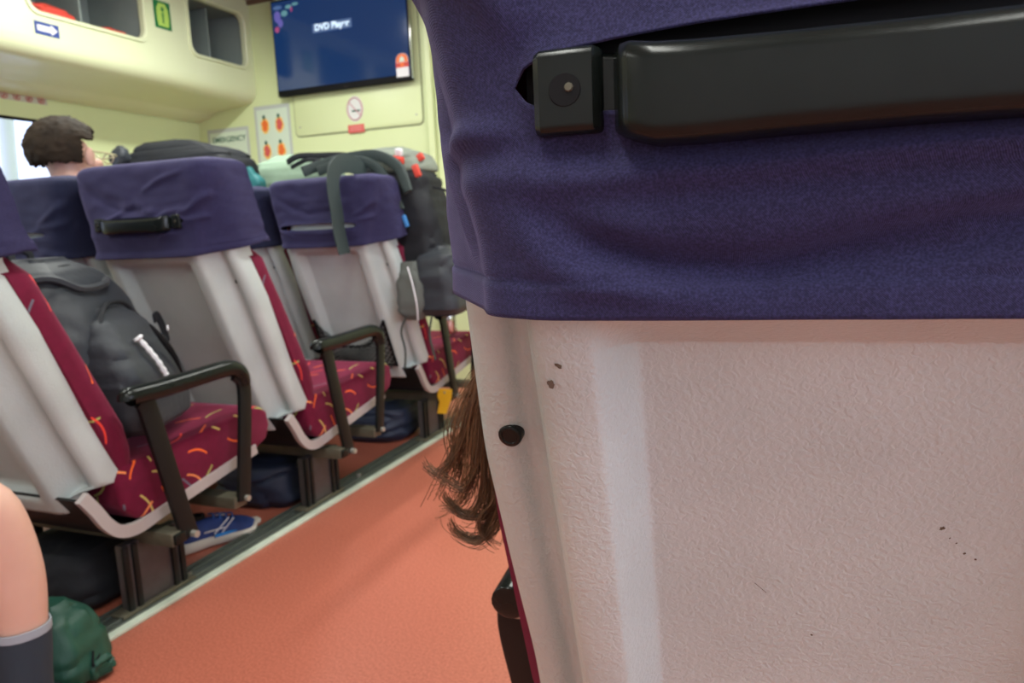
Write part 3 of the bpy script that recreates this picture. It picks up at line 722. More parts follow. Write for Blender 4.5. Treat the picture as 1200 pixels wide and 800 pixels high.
# shared meshes
SHELL_ME = None
def make_seat(label, cx, hy, rz=0, side=1, cov=None, cover_mat=None, handle=True, pedestal=True, near=False, arm=True, group='passenger seats in rows'):
    t = thing('passenger_seat', label, 'seat', (cx, hy, 0), rz, group)
    global SHELL_ME
    if SHELL_ME is None:
        o = obj('back_shell', shell_bm(), SHELL, t, True, angle=60); SHELL_ME = o.data
    else: o = link('back_shell', SHELL_ME, None, t)
    md = o.modifiers.new('thickness', 'SOLIDIFY'); md.thickness = .003; md.offset = 1
    md.offset = -1
    if near: md2 = o.modifiers.new('sub', 'SUBSURF'); md2.levels = md2.render_levels = 2
    obj('backrest', backrest_bm(.015 if near else 0), MOQ, t, True, uv=True, angle=50)
    obj('seat_cushion', cushion_bm(), MOQ, t, True, uv=True)
    obj('seat_pan', pan_bm(), BLACKP, t, True)
    for a0 in (-.271, .255): obj('side_trim', pan_bm(a0, a0 + .016), TRIM, t, True)
    cover('head_cover', cov, cover_mat or COVER, t)
    # screw caps on both flanges
    if not near:
        for sx in (-1, 1):
            for z in (.835, .58):
                x = .225 * sx; y = back_line(z) + .081
                obj('screw_cap', cyl(bmesh.new(), (x, y + .006, z), (x + .002 * sx, y - .008, z - .001), .007 if z > .8 else .004, n=12), BLACK, t)
    # steel frame
    obj('support_beam', nbox(((.030 if arm else 0) * side, .455, .205), (.575 if arm else .52, .045, .036), bev=.003), OLIVE, t)
    obj('front_beam', nbox(((.2 if arm else .14) * side, .690, .215), (.22, .05, .034), bev=.003), OLIVE, t)
    if arm: obj('beam_end_cap', nbox((.320 * side, .455, .205), (.010, .036, .028), bev=.003), BLACK, t)
    if pedestal:
        px = .185 * side
        ped = obj('pedestal', nbox((px, .475, .108), (.030, .18, .175), bev=.003), PEDM, t)
        for yy in (.388, .415, .535, .562):
            obj('pedestal_rib', nbox((px + .016 * side, yy, .108), (.012, .016, .172), bev=.002), BLACKP, ped)
        obj('base_plate', nbox((px, .475, .017), (.05, .24, .010), bev=.002), OLIVE, t)
    if arm:
        ax = .312 * side; am = thing_part('armrest', t); am.location = (0, -.05, 0)
        path = smooth_path([(ax, .545, .195), (ax, .52, .30), (ax, .485, .46), (ax, .462, .56), (ax, .450, .583)], 5)
        bmx = bmesh.new(); tube(bmx, path, 0, 8, flat=(.026, .008), up=(1, 0, 0)); obj('rear_post', bmx, BLACKP, am)
        path = smooth_path([(ax, .765, .585), (ax, .790, .560), (ax, .792, .50), (ax, .765, .32), (ax, .748, .215)], 5)
        bmx = bmesh.new(); tube(bmx, path, 0, 8, flat=(.023, .008), up=(1, 0, 0)); obj('front_post', bmx, BLACKP, am)
        path = smooth_path([(ax, .410, .592), (ax, .420, .597), (ax, .50, .597), (ax, .60, .600), (ax, .72, .604), (ax, .765, .596), (ax, .790, .572), (ax, .797, .545)], 6)
        bmx = bmesh.new(); tube(bmx, path, .024, 14, rr=lambda q: .8 + .2 * min(1, q * 20) - .25 * max(0, q - .8) / .2); obj('arm_pad', bmx, BLACK, am)
        obj('pivot_bolt', cyl(bmesh.new(), (ax + .004 * side, .548, .20), (ax + .024 * side, .548, .20), .010, n=6), CHIP, am)
        obj('pivot_bolt', cyl(bmesh.new(), (ax + .004 * side, .752, .222), (ax + .018 * side, .752, .222), .009, n=6), CHIP, am)
        for (yy, zz, h_) in ((.475, .39, .03), (.50, .30, .04), (.775, .46, .03), (.762, .36, .03)):
            obj('paint_chip', nbox((ax + .0005 * side, yy + .019, zz), (.012, .003, h_), rot=(.13, 0, 0), bev=.001), CHIP, am)
    if handle:
        h = obj('grab_handle', handle_bm(), BLACK, t, True, angle=35)
        h.location = (0, -.002, 1.0145)
        obj('slit_shade_plate', nbox((0, .0015, 1.022), (.35, .004, .075), bev=.001), DARKR, t)  # added black plate stands in for the shade inside the cover slit
        for sx in (-1, 1):
            obj('handle_screw', cyl(bmesh.new(), (.151 * sx, -.016, 0), (.151 * sx, -.0178, 0), .0085, .0075, n=20), DARKR, h)
            bq = cyl(bmesh.new(), (.151 * sx + .002, -.0176, .001), (.151 * sx + .002, -.0188, .001), .0024, .0018, n=8); obj('screw_head', bq, OLIVE, h)
    return t
def thing_part(name, parent):
    o = bpy.data.objects.new(name, None); C.objects.link(o); o.parent = parent; o.empty_display_size = .03; return o

# near seat folds (x, z) in seat space
near_folds = [
    ([(-.30, 1.085), (-.25, 1.10), (-.20, 1.075), (-.178, 1.050)], 0.0101, .009),
    ([(-.235, 1.115), (-.20, 1.10), (-.172, 1.062)], 0.0072, .006),
    ([(-.165, 1.13), (-.150, 1.085), (-.140, 1.065)], 0.0058, .008),
    ([(-.10, 1.13), (-.10, 1.095), (-.09, 1.07)], 0.0051, .008),
    ([(-.03, 1.14), (-.04, 1.10), (-.05, 1.072)], 0.0051, .009),
    ([(.05, 1.14), (.03, 1.10), (.01, 1.072)], 0.0051, .009),
    ([(-.235, .990), (-.21, 1.0), (-.18, .998)], 0.0058, .007),
    ([(-.22, .975), (-.12, .978), (0, .986), (.12, .988), (.2, .990)], 0.0087, .010),
    ([(-.20, .958), (-.12, .952), (-.03, .962), (.08, .966), (.2, .975)], 0.0051, .014),
    ([(-.165, .958), (-.14, .942), (-.11, .930), (-.06, .928), (.02, .938), (.07, .950), (.17, .962)], -0.0094, .009),
    ([(-.06, .932), (.02, .950), (.10, .954), (.18, .962)], -0.0058, .006),
    ([(-.18, .945), (-.15, .925), (-.08, .916)], 0.0058, .010),
    ([(-.26, 1.05), (-.255, .98), (-.235, .93)], 0.0087, .018),
]
def rfolds(seed, n=9):
    rnd = random.Random(seed); out = []
    for k in range(n):
        x = rnd.uniform(-.24, .2); z = rnd.uniform(.95, 1.16); a = rnd.uniform(-.5, .5); L_ = rnd.uniform(.06, .16)
        out.append(([(x, z), (x + L_ * .5 * math.cos(a), z + L_ * .5 * math.sin(a) + rnd.uniform(-.012, .012)), (x + L_ * math.cos(a), z + L_ * math.sin(a))], rnd.uniform(-.007, .008), rnd.uniform(.007, .014)))
    out += [([(.16, 1.03), (.20, 1.05), (.26, 1.10)], .008, .009), ([(.16, 1.015), (.21, 1.02), (.27, 1.04)], .006, .008), ([(-.22, 1.13), (-.12, 1.07), (-.05, 1.045), (.05, 1.05)], -.008, .012), ([(-.2, .985), (0, .975), (.15, .98)], .006, .012), ([(-.2, .94), (0, .935), (.2, .945)], -.004, .012)]
    return out

NEAR_X, NEAR_Y, NEAR_RZ = .044, .375, math.radians(4.9)
near_seat = make_seat('large nearest seat filling the right side, indigo head cover with black grab handle', NEAR_X, NEAR_Y, NEAR_RZ, side=-1,
    cov=cover_bm(1, 190, 96, near_folds, (-.176, .19, 1.020, .021, .020), amp=.55, top_h=1.20, fine=.0004, fadj=.010, Z0=.904, hemdy=.010), cover_mat=COVER, near=True, arm=False)
# near seat screw button, scuffs, armrest
zb = .800
kn = obj('flange_button', rings([[Vector((r_ * math.cos(a * PI / 14), r_ * math.sin(a * PI / 14), z_)) for a in range(28)] for r_, z_ in ((.0092, -.012), (.0092, .0035), (.0088, .0048), (.0078, .0055), (.0060, .0056), (.0054, .0050), (.0020, .0050))]), BLACK, near_seat)
kn.location = (-.232, back_line(.80) + .0735, .80); kn.rotation_euler = Vector((-.04, -.97, -.25)).to_track_quat('Z', 'Y').to_euler()
SC = mat('brown_scuff', (.10, .055, .03), .7)
for (x, z, w_, h_, a) in ((-.170, .872, .004, .0022, .5), (-.176, .860, .0045, .0035, .9), (.047, .762, .003, .0016, -.6), (.052, .755, .0012, .0006, -.8), (.056, .7515, .0012, .0006, -.6), (.0615, .744, .0016, .001, -.5), (.068, .740, .0012, .001, 0), (.106, .83, .003, .0012, .8), (-.055, .70, .010, .0004, .7), (-.02, .66, .0015, .001, .2)):
    d = .024 if abs(x) < .11 else 0
    obj('scuff_mark', nbox((x, back_line(z) + d - .0006, z), (w_, .0008, h_), rot=(math.radians(-22), a, 0), bev=.0002) if h_ < .0012 else place(flat_poly([(w_ * .55 * math.cos(q * PI / 7) * (1 + .3 * math.sin(q * 2.3 + x * 90)), h_ * .6 * math.sin(q * PI / 7) * (1 + .3 * math.sin(q * 1.7))) for q in range(14)], .0006), Matrix.Translation((x, back_line(z) + d - .0004, z)) @ Euler((math.radians(-22), a, 0)).to_matrix().to_4x4() @ wallmat((0, 0, 0), '-y')), SC, near_seat)
am = thing_part('armrest', near_seat)
ax, ay, az = -.303, .322, .553
bmx = bmesh.new(); tube(bmx, smooth_path([(ax, ay, az), (ax, ay + .01, az + .001), (ax, ay + .05, az + .002), (ax, ay + .2, az + .006), (ax, ay + .33, az + .008), (ax, ay + .37, az - .02)], 6), .020, 18, rr=lambda q: (.35 + .65 * min(1, q * 14) ** .5)); obj('arm_pad', bmx, BLACK, am)
bmx = bmesh.new(); tube(bmx, smooth_path([(ax + .002, ay + .03, az - .020), (ax + .003, ay + .035, az - .06), (ax + .02, ay + .06, az - .2), (ax + .03, ay + .09, .18)], 6), 0, 12, flat=(.024, .014), up=(0, 1, 0), rr=lambda q: .95); obj('rear_post', bmx, BLACKP, am)
bmx = bmesh.new(); tube(bmx, smooth_path([(ax, ay + .37, az - .02), (ax, ay + .375, az - .1), (ax + .03, ay + .36, .18)], 6), 0, 8, flat=(.018, .008), up=(1, 0, 0)); obj('front_post', bmx, BLACKP, am)
obj('paint_chip', nbox((ax + .004, ay + .012, az - .020), (.022, .004, .004), bev=.001), CHIP, am)

print('near seat done')
s1 = make_seat('aisle seat at the left edge holding the charcoal daypack', -1.79, .865, 0, 1, cover_bm(2, 60, 34, rfolds(2), (-.16, .16, 1.03, .012, .012), hemdy=.035), COVER)
s2 = make_seat('middle aisle seat with indigo cover and black grab handle, empty red cushion', -1.79, 1.60, 0, 1, cover_bm(5, 90, 48, rfolds(5), (-.175, .175, 1.015, .016, .012), hemdy=.035), COVER)
s3 = make_seat('aisle seat nearest the bulkhead with webbing strap hanging over its cover', -1.79, 2.465, 0, 1, cover_bm(8, 80, 44, rfolds(8, 5), (-.19, .17, .995, .014, .010), hemdy=.035), COVER, handle=False)
s2b = make_seat('dark covered seat beside the middle aisle seat, below the head', -2.362, 1.60, 0, 1, cover_bm(11, 60, 34, rfolds(11), (-.19, .17, .995, .012, .008), hemdy=.02, top_h=1.175), COVER2, handle=False, arm=False)
s3b = make_seat('dark covered seat mostly hidden between the two aisle seat backs', -2.362, 2.465, 0, 1, cover_bm(14, 50, 30, rfolds(14), (-.19, .17, .995, .012, .008), hemdy=.02, top_h=1.175), COVER2, handle=False, arm=False)
s1b = make_seat('window side seat left of the seat holding the charcoal daypack', -2.362, .865, 0, 1, cover_bm(17, 40, 24, rfolds(17), None, hemdy=.02, top_h=1.175), COVER2, handle=False, arm=False)

# ---------------------------------------------------------------- net pocket on the seat nearest the bulkhead
def net():
    bm = bmesh.new(); nu, nv = 15, 8
    def P(u, v):
        x = -.17 + .34 * u; ztop = .585 - .10 * math.sin(PI * u) ; z = lerp(.40, ztop, v)
        bag = .035 * math.sin(PI * min(1, v * 1.1)) * math.sin(PI * u) ** .5 + .01
        return Vector((x, back_line(z) - bag + .0, z))
    for s in (1, -1):
        for k in range(-nv, nu + 1):
            pts = []
            for q in range(nv * 2 + 1):
                v = q / (nv * 2); u = (k + s * 0 + (v * nv if s > 0 else (1 - v) * nv)) / nu
                if 0 <= u <= 1: pts.append(P(u, v) + Vector((0, .0 + .001 * s, 0)))
            if len(pts) > 1: tube(bm, pts, .0024, 4)
    return bm
nt_ = obj('net_pocket', net(), DARKR, s3)
bm = bmesh.new(); tube(bm, smooth_path([(-.175, back_line(.60) - .006, .60), (-.1, back_line(.5) - .04, .50), (0, back_line(.485) - .05, .485), (.1, back_line(.5) - .04, .50), (.175, back_line(.60) - .006, .60)], 6), .004, 6); obj('elastic_edge', bm, DARKR, nt_)
for sx in (-.175, .175):
    bm = bmesh.new(); tube(bm, [(sx, back_line(.60) - .008, .60), (sx * 1.02, back_line(.39) - .010, .39)], .006, 6); obj('net_frame', bm, DARKR, nt_)
bm = bmesh.new(); tube(bm, [(-.18, back_line(.395) - .010, .395), (.18, back_line(.395) - .010, .395)], .005, 6); obj('net_frame', bm, DARKR, nt_)

# ================================================================ LUGGAGE
# charcoal daypack on the left aisle seat
bp = thing('daypack', 'charcoal daypack with white script logo standing on the left aisle seat', 'backpack', (-1.785, 1.365, .440), math.radians(-68)); bp.scale = (1.06, 1.06, 1.06)
obj('main_body', soft_lump([(0, .05, .012, .15, .08, 0), (0, .03, .03, .175, .11, 0), (0, .01, .14, .18, .125, 0), (0, -.02, .27, .172, .12, 0), (0, -.05, .37, .15, .105, 0), (0, -.075, .43, .115, .08, 0), (0, -.085, .462, .06, .04, 0)], .012, 4, n=7, freq=8, rr=.38), CHARC, bp)
obj('front_pocket', soft_lump([(.01, .14, .03, .12, .055, 0), (.01, .13, .05, .145, .085, 0), (.01, .115, .15, .15, .09, 0), (.01, .09, .24, .135, .078, 0), (.01, .065, .30, .10, .06, 0), (.01, .05, .335, .05, .035, 0)], .008, 9, n=7, freq=10, rr=.36), CHARC, bp)
def strip(name, pts, rad, m_, par, **k):
    b_ = bmesh.new(); tube(b_, smooth_path(pts, 8), rad, 6, **k); return obj(name, b_, m_, par)
strip('zip', [(.135, .155, .05), (.142, .150, .15), (.128, .130, .24), (.095, .105, .30), (.045, .092, .338), (0, .09, .345), (-.05, .092, .336), (-.09, .105, .295), (-.12, .13, .24), (-.13, .15, .15)], .0055, BLKN, bp)
strip('zip', [(.178, .02, .22), (.168, -.005, .30), (.14, -.02, .36), (.09, -.02, .41), (.02, -.02, .437), (-.06, -.02, .43), (-.12, -.02, .38)], .0055, BLKN, bp)
strip('seam_piping', [(.150, .10, .05), (.158, .09, .16), (.146, .07, .26), (.11, .045, .33), (.05, .03, .37), (-.03, .03, .375), (-.10, .045, .335)], .004, DARKR, bp)
strip('pocket_slit_shade', [(-.005, .172, .285), (-.022, .193, .24), (-.045, .208, .19), (-.060, .218, .13)], .0075, DARKR, bp, rr=lambda q: .3 + .8 * math.sin(PI * min(1, q * 1.1)))  # black tube paints the shade in the pocket's slit
strip('side_flap', [(.165, -.06, .40), (.12, .01, .415), (.06, .05, .385), (-.02, .06, .39), (-.09, .03, .40)], .010, CHARC, bp)
bm = bmesh.new(); tube(bm, smooth_path([(-.02, -.11, .44), (-.025, -.12, .475), (.01, -.125, .490), (.045, -.12, .475), (.05, -.105, .44)], 8), 0, 8, flat=(.012, .004), up=(0, 1, 0)); obj('haul_loop', bm, BLKN, bp)
bm = bmesh.new(); tube(bm, smooth_path([(-.135, .12, .285), (-.165, .115, .290), (-.178, .12, .262), (-.170, .13, .232), (-.14, .14, .228)], 8), 0, 8, flat=(.013, .003), up=(0, 1, 0)); obj('side_loop', bm, BLKN, bp)
strip('script_logo', [(.058, .168, .262), (.050, .186, .232), (.040, .204, .195), (.028, .214, .160)], .0065, WHITEM, bp, rr=lambda q: .8 + .35 * math.sin(q * 55) ** 2 + (.8 if q < .12 else 0))
obj('loop_emblem', nbox((-.172, .137, .255), (.012, .006, .014), rot=(0, 0, .3), bev=.002), WHITEM, bp)

# big trekking pack leaning over the armrest of the last seat
tp = thing('trekking_pack', 'big black and grey trekking pack propped on the seat nearest the bulkhead', 'backpack', (-1.52, 2.80, .62))
def lump_at(name, secs, m_, nz, seed, par, **k): return obj(name, soft_lump(secs, nz, seed, **k), m_, par)
lump_at('main_body', [(0, 0, .02, .12, .10, 0), (0, 0, .06, .16, .135, 0), (-.01, 0, .25, .165, .14, 0), (-.03, -.005, .42, .155, .135, 0), (-.05, -.01, .56, .13, .12, 0), (-.065, -.01, .63, .09, .09, 0)], BLKN, .012, 2, tp, n=6)
lump_at('top_lid', [(-.09, -.0, .575, .13, .10, 0), (-.095, -.0, .60, .155, .125, 0), (-.10, 0, .66, .14, .11, 0), (-.11, .0, .695, .09, .07, 0), (-.115, .0, .705, .04, .03, 0)], GREYN, .014, 5, tp, n=6)
lump_at('front_pouch', [(.12, -.05, -.01, .07, .09, 0), (.13, -.06, .02, .10, .12, 0), (.13, -.06, .15, .105, .125, 0), (.12, -.05, .24, .095, .11, 0), (.11, -.04, .28, .05, .07, 0)], CHARC, .012, 8, tp, n=6)
lump_at('side_pouch', [(.03, -.15, -.02, .04, .035, 0), (.03, -.155, .02, .06, .05, 0), (.03, -.155, .14, .058, .048, 0), (.025, -.15, .22, .04, .03, 0)], mat('mesh_grey', (.10, .11, .10), .8, bump=(200, .6, .003)), .008, 12, tp, n=6)
bm = bmesh.new(); tube(bm, smooth_path([(.04, -.205, .20), (.062, -.212, .13), (.075, -.212, .05), (.07, -.20, -.02)], 6), .003, 6); obj('reflective_piping', bm, WHITEM, tp)
for pts, wd in (([(-.36, -.30, .60), (-.30, -.22, .635), (-.2, -.15, .66), (-.10, -.14, .655), (0, -.155, .60), (.045, -.17, .50)], .022), ([(-.32, -.26, .60), (-.22, -.18, .64), (-.12, -.16, .62), (-.05, -.16, .54), (0, -.165, .43)], .020)):
    bm = bmesh.new(); tube(bm, smooth_path(pts, 7), 0, 8, flat=(wd, .010), up=(0, 1, .3)); obj('shoulder_strap', bm, STRAPM, tp)
for pts in ([(.02, -.20, .0), (.0, -.22, -.06), (.01, -.215, -.14), (.0, -.21, -.22)], [(.13, -.19, .0), (.12, -.2, -.08), (.14, -.2, -.18)]):
    bm = bmesh.new(); tube(bm, smooth_path(pts, 6), 0, 8, flat=(.007, .0015), up=(1, 0, 0)); obj('loose_strap', bm, STRAPM, tp)
bm = bmesh.new(); tube(bm, smooth_path([(.10, -.06, .52), (.16, -.05, .50), (.185, -.05, .44), (.175, -.05, .38)], 6), .005, 6); obj('side_cord', bm, BLKN, tp)
lb_ = lambda n, c, s, m_, r=(0, 0, 0): obj(n, nbox(c, s, rot=r, bev=.003), m_, tp)
lb_('red_tag', (-.02, -.13, .632), (.055, .03, .028), REDM, (.3, .2, 0)); lb_('white_tag', (-.015, -.12, .665), (.028, .02, .028), WHITEM, (.3, .2, 0)); lb_('red_tag', (.065, -.125, .585), (.024, .02, .05), REDM, (0, -.35, 0)); lb_('red_tag', (.045, -.05, .645), (.03, .02, .03), REDM, (0, -.5, 0))
lb_('blue_tag', (.02, -.163, .385), (.016, .012, .05), mat('blue_tag', (.06, .25, .6), .5), (0, -.3, 0))
# wide webbing hanging over the cover
bm = bmesh.new()
tube(bm, smooth_path([(-1.67, 2.63, 1.205), (-1.675, 2.56, 1.235), (-1.68, 2.47, 1.232), (-1.682, 2.425, 1.195), (-1.68, 2.412, 1.13), (-1.675, 2.416, 1.05), (-1.668, 2.413, .97), (-1.655, 2.418, .885)], 6), 0, 8, flat=(.037, .003), up=(1, 0, 0))
wb = obj('webbing_strap', bm, STRAPM); tag(wb, 'wide grey green webbing strap hanging down over the last aisle seat cover', 'strap')

lump_top = lambda name, lab, secs, m_, loc, **k: tag(obj(name, soft_lump(secs, k.get('nz', .012), k.get('seed', 1), n=6), m_), lab, k.get('cat', 'bag'))
# black pack behind seats
o = lump_top('rucksack', 'black rucksack top rising behind the middle aisle seat cover', [(-.02, 0, .0, .15, .10, 0), (0, 0, .03, .28, .13, 0), (0, 0, .40, .33, .14, 0), (-.03, 0, .72, .37, .13, 0), (-.03, 0, .84, .36, .11, 0), (-.05, 0, .915, .31, .09, 0), (-.12, 0, .965, .20, .06, 0), (-.16, 0, .985, .12, .04, 0)], BLKN, None, seed=21, nz=.018)
o.location = (-2.78, 2.83, .470)
o = lump_top('grey_pouch', 'small grey pouch sticking up at the left end of the black rucksack', [(0, 0, 0, .03, .03, 0), (0, 0, .04, .05, .035, 0), (.01, 0, .08, .035, .025, 0), (.01, 0, .10, .012, .012, 0)], CHARC, None, seed=4, nz=.004); o.location = (-3.06, 2.66, 1.33)
o = lump_top('teal_cloth', 'small teal cloth corner poking out right of the black rucksack', [(0, 0, 0, .05, .03, 0), (0, 0, .05, .06, .03, 0), (-.02, 0, .12, .015, .012, 0)], TEALN, None, cat='cloth', seed=6, nz=.006); o.location = (-2.36, 2.76, 1.17)
o = lump_top('green_bundle', 'pale green soft bundle on the seat tops below the posters', [(0, 0, -.12, .16, .10, 0), (0, 0, 0, .24, .12, 0), (0, 0, .09, .22, .10, 0), (.02, 0, .135, .12, .05, 0)], PALEG, None, cat='bundle', seed=9, nz=.02); o.location = (-2.38, 3.12, 1.235)
bm = bmesh.new()
tube(bm, smooth_path([(-2.28, 2.92, 1.315), (-2.2, 2.9, 1.335), (-2.08, 2.9, 1.33), (-1.95, 2.88, 1.32), (-1.85, 2.85, 1.30)], 6), 0, 8, flat=(.014, .006), up=(0, 1, 0)); tube(bm, smooth_path([(-2.26, 2.92, 1.29), (-2.15, 2.9, 1.315), (-2.05, 2.9, 1.30)], 6), 0, 8, flat=(.010, .006), up=(0, 1, 0))
o = obj('black_strap', bm, BLKN); tag(o, 'black strap loop lying on the pale green bundle', 'strap')

# bags below the seats
def under(name, lab, x, y, m_, hw, hd, h, seed):
    o = obj(name, soft_lump([(0, 0, .003, hw * .85, hd * .85, 0), (0, 0, .03, hw, hd, 0), (0, 0, h * .6, hw, hd, 0), (0, 0, h * .9, hw * .9, hd * .9, 0), (0, 0, h, hw * .5, hd * .5, 0)], .016, seed, n=6), m_)
    tag(o, lab, 'bag'); o.location = (x, y, 0); return o
u1 = thing('holdall', 'black holdall with a small reddish badge stowed below the left aisle seat', 'bag', (-1.85, 1.33, 0))
obj('bag_body', soft_lump([(0, 0, .003, .13, .15, 0), (0, 0, .03, .15, .17, 0), (0, 0, .12, .15, .17, 0), (0, 0, .17, .12, .14, 0), (0, 0, .178, .05, .08, 0)], .012, 31, n=6), BLKN, u1)
bm = bmesh.new(); bmesh.ops.create_icosphere(bm, subdivisions=2, radius=1, matrix=Matrix.Translation((.02, -.168, .135)) @ Matrix.Diagonal((.018, .006, .014, 1))); obj('badge', bm, mat('reddish_badge', (.18, .05, .04), .4), u1)
under('navy_holdall', 'navy holdall stowed below the middle aisle seat', -1.84, 2.10, NAVYN, .17, .17, .175, 33)
under('small_black_bag', 'black rounded bag just ahead of the pedestal below the left aisle seat', -1.80, 1.53, BLKN, .10, .06, .15, 34) if False else None
under('navy_bundle', 'navy cloth bundle stowed below the seat nearest the bulkhead', -1.86, 2.93, NAVYN, .17, .17, .175, 35)

# green drawstring bag by the sock
gb = thing('drawstring_bag', 'dark green drawstring bag slumped on the floor beside the sock', 'bag', (-1.515, 1.01, 0))
gb.scale = (.78, .78, .95)
obj('bag_body', soft_lump([(0, 0, .002, .08, .07, 0), (0, 0, .02, .115, .10, 0), (-.01, 0, .09, .11, .10, .2), (-.02, 0, .15, .085, .08, .3), (-.03, 0, .185, .04, .04, .3)], .014, 41, n=6), GREENN, gb)
obj('gathered_neck', soft_lump([(.08, .03, .006, .03, .03, 0), (.085, .03, .02, .045, .05, 0), (.09, .03, .05, .03, .035, 0), (.09, .035, .062, .012, .012, 0)], .012, 43, freq=25, n=6), GREENN, gb)
bm = bmesh.new(); tube(bm, smooth_path([(.02, .02, .135), (.05, .05, .10), (.085, .065, .07), (.10, .04, .062), (.12, .0, .05), (.10, .02, .075)], 6), .003, 6); obj('drawstring', bm, DARKR, gb)
obj('flap_edge', soft_lump([(.02, -.09, .003, .10, .03, .3), (.03, -.09, .02, .11, .035, .3), (.04, -.085, .035, .06, .02, .3)], .008, 47, n=6), mat('bright_green_edge', (.01, .22, .10), .6), gb)
cb = obj('claret_bag', soft_lump([(0, 0, .003, .06, .05, .3), (0, 0, .02, .09, .06, .3), (0, 0, .09, .07, .05, .3), (-.01, 0, .13, .03, .03, .3)], .012, 51, n=6), CLARET); cb.location = (-1.46, .86, 0); cb.scale = (.6, .6, .6)
tag(cb, 'folded claret cloth bag on the floor between sock and green bag', 'bag')

# yellow hook by the last pedestal
yh = thing('yellow_hook', 'small yellow plastic tag on the steel beam beside the last pedestal', 'tag', (-1.47, 3.17, .11))
obj('tag_plate', place(flat_poly([(-.035, -.055), (.01, -.055), (.04, .02), (.045, .06), (-.02, .06), (-.03, .03), (-.02, 0)], .006), FM), YELLOW, yh, False); obj('tag_screw', cyl(bmesh.new(), (.01, -.002, .045), (.01, -.010, .045), .005, n=8), CHIP, yh)
yh.location = (-1.50, 2.883, .190)

# round chrome dome + pale pad seen through the gap
o = obj('steel_flask', rings([[Vector((r * math.cos(a * PI / 10), r * math.sin(a * PI / 10), z)) for a in range(20)] for r, z in ((.038, 0), (.042, .005), (.042, .09), (.036, .115), (.022, .13), (.020, .15), (.015, .155))]), CHROME)
tag(o, 'small steel flask standing on the red seat cushion by the trekking pack', 'flask'); o.location = (-1.60, 3.17, .462)

# running shoe
sh = thing('running_shoe', 'blue running shoe with white sole on the floor below the left armrest', 'shoe', (-1.735, 1.70, 0), math.radians(-25))
SOLE = mat('white_rubber_sole', (.68, .64, .56), .6); SHB = mat('navy_knit_upper', (.014, .030, .13), .75, bump=(300, .5, .001), var=(30, .7, (.02, .06, .26)))
def shoe_w(t): return .030 + .018 * sstep(0, .15, t) - .010 * math.exp(-((t - .38) / .16) ** 2) + .006 * math.exp(-((t - .72) / .15) ** 2) - .040 * sstep(.86, 1.0, t) * 1.0
rows = []
for k in range(25):
    t_ = k / 24; y = -.145 + .29 * t_; w_ = max(.012, shoe_w(t_) - .012 * (1 - sstep(0, .06, t_))); zt = lerp(.040, .026, t_) ; zb = .004 + .018 * sstep(.75, 1, t_) + .008 * (1 - sstep(0, .1, t_))
    rows.append([Vector((w_ * 1.04 * c_, y, zb + (zt + (.010 if t_ > .8 else 0) * sstep(.8, 1, t_) - zb) * h_)) for c_, h_ in ((-.9, 0), (-1.02, .25), (-1.06, .7), (-.96, 1), (.96, 1), (1.06, .7), (1.02, .25), (.9, 0))])
obj('sole', rings(rows), SOLE, sh)
rows = []
for k in range(25):
    t_ = k / 24; y = -.138 + .272 * t_; w_ = max(.010, shoe_w(t_) - .012 * (1 - sstep(0, .06, t_))) * .96; z0 = lerp(.036, .024, t_)
    top = interp([(0, .105), (.1, .112), (.2, .092), (.36, .088), (.5, .086), (.7, .068), (.86, .056), (.95, .044), (1, .03)], t_)
    row = []
    for q in range(13):
        a = PI * q / 12; row.append(Vector((w_ * math.cos(a) * (1 if math.sin(a) < .5 else .96), y, z0 + (top - z0) * math.sin(a) ** (.75))))
    rows.append(row)
obj('upper', rings(rows), SHB, sh)
obj('collar_opening', place(rings([[Vector((.026 * math.cos(a * PI / 8) * s_, .048 * math.sin(a * PI / 8) * s_, z)) for a in range(16)] for s_, z in ((1.0, .088), (.95, .101), (.8, .0985), (.75, .090))]), Matrix.Translation((0, -.075, .004))), DARKR, sh)
for s_ in (-1, 1):
    for (a, b) in (((-.02, .042), (.035, .078)), ((.005, .040), (.05, .072)), ((-.05, .055), (.06, .045))):
        bm = bmesh.new(); tube(bm, smooth_path([(s_ * .043, a[0], a[1]), (s_ * .042, (a[0] + b[0]) / 2, (a[1] + b[1]) / 2 + .004), (s_ * .030, b[0], b[1])], 5), .0022, 6); obj('side_stripe', bm, WHITEM, sh)
bm = bmesh.new(); tube(bm, smooth_path([(.047, -.02, .036), (.047, .03, .035), (.044, .075, .034)], 5), .005, 6); obj('midsole_stripe', bm, mat('bright_blue', (.02, .25, .7), .5), sh)
bm = bmesh.new()
for k in range(4): tube(bm, smooth_path([(-.022, -.01 + .02 * k, .088 - .005 * k), (0, -.004 + .02 * k, .094 - .005 * k), (.022, -.01 + .02 * k, .086 - .005 * k)], 4), .0028, 6)
obj('laces', bm, mat('blue_lace', (.03, .12, .45), .7), sh)

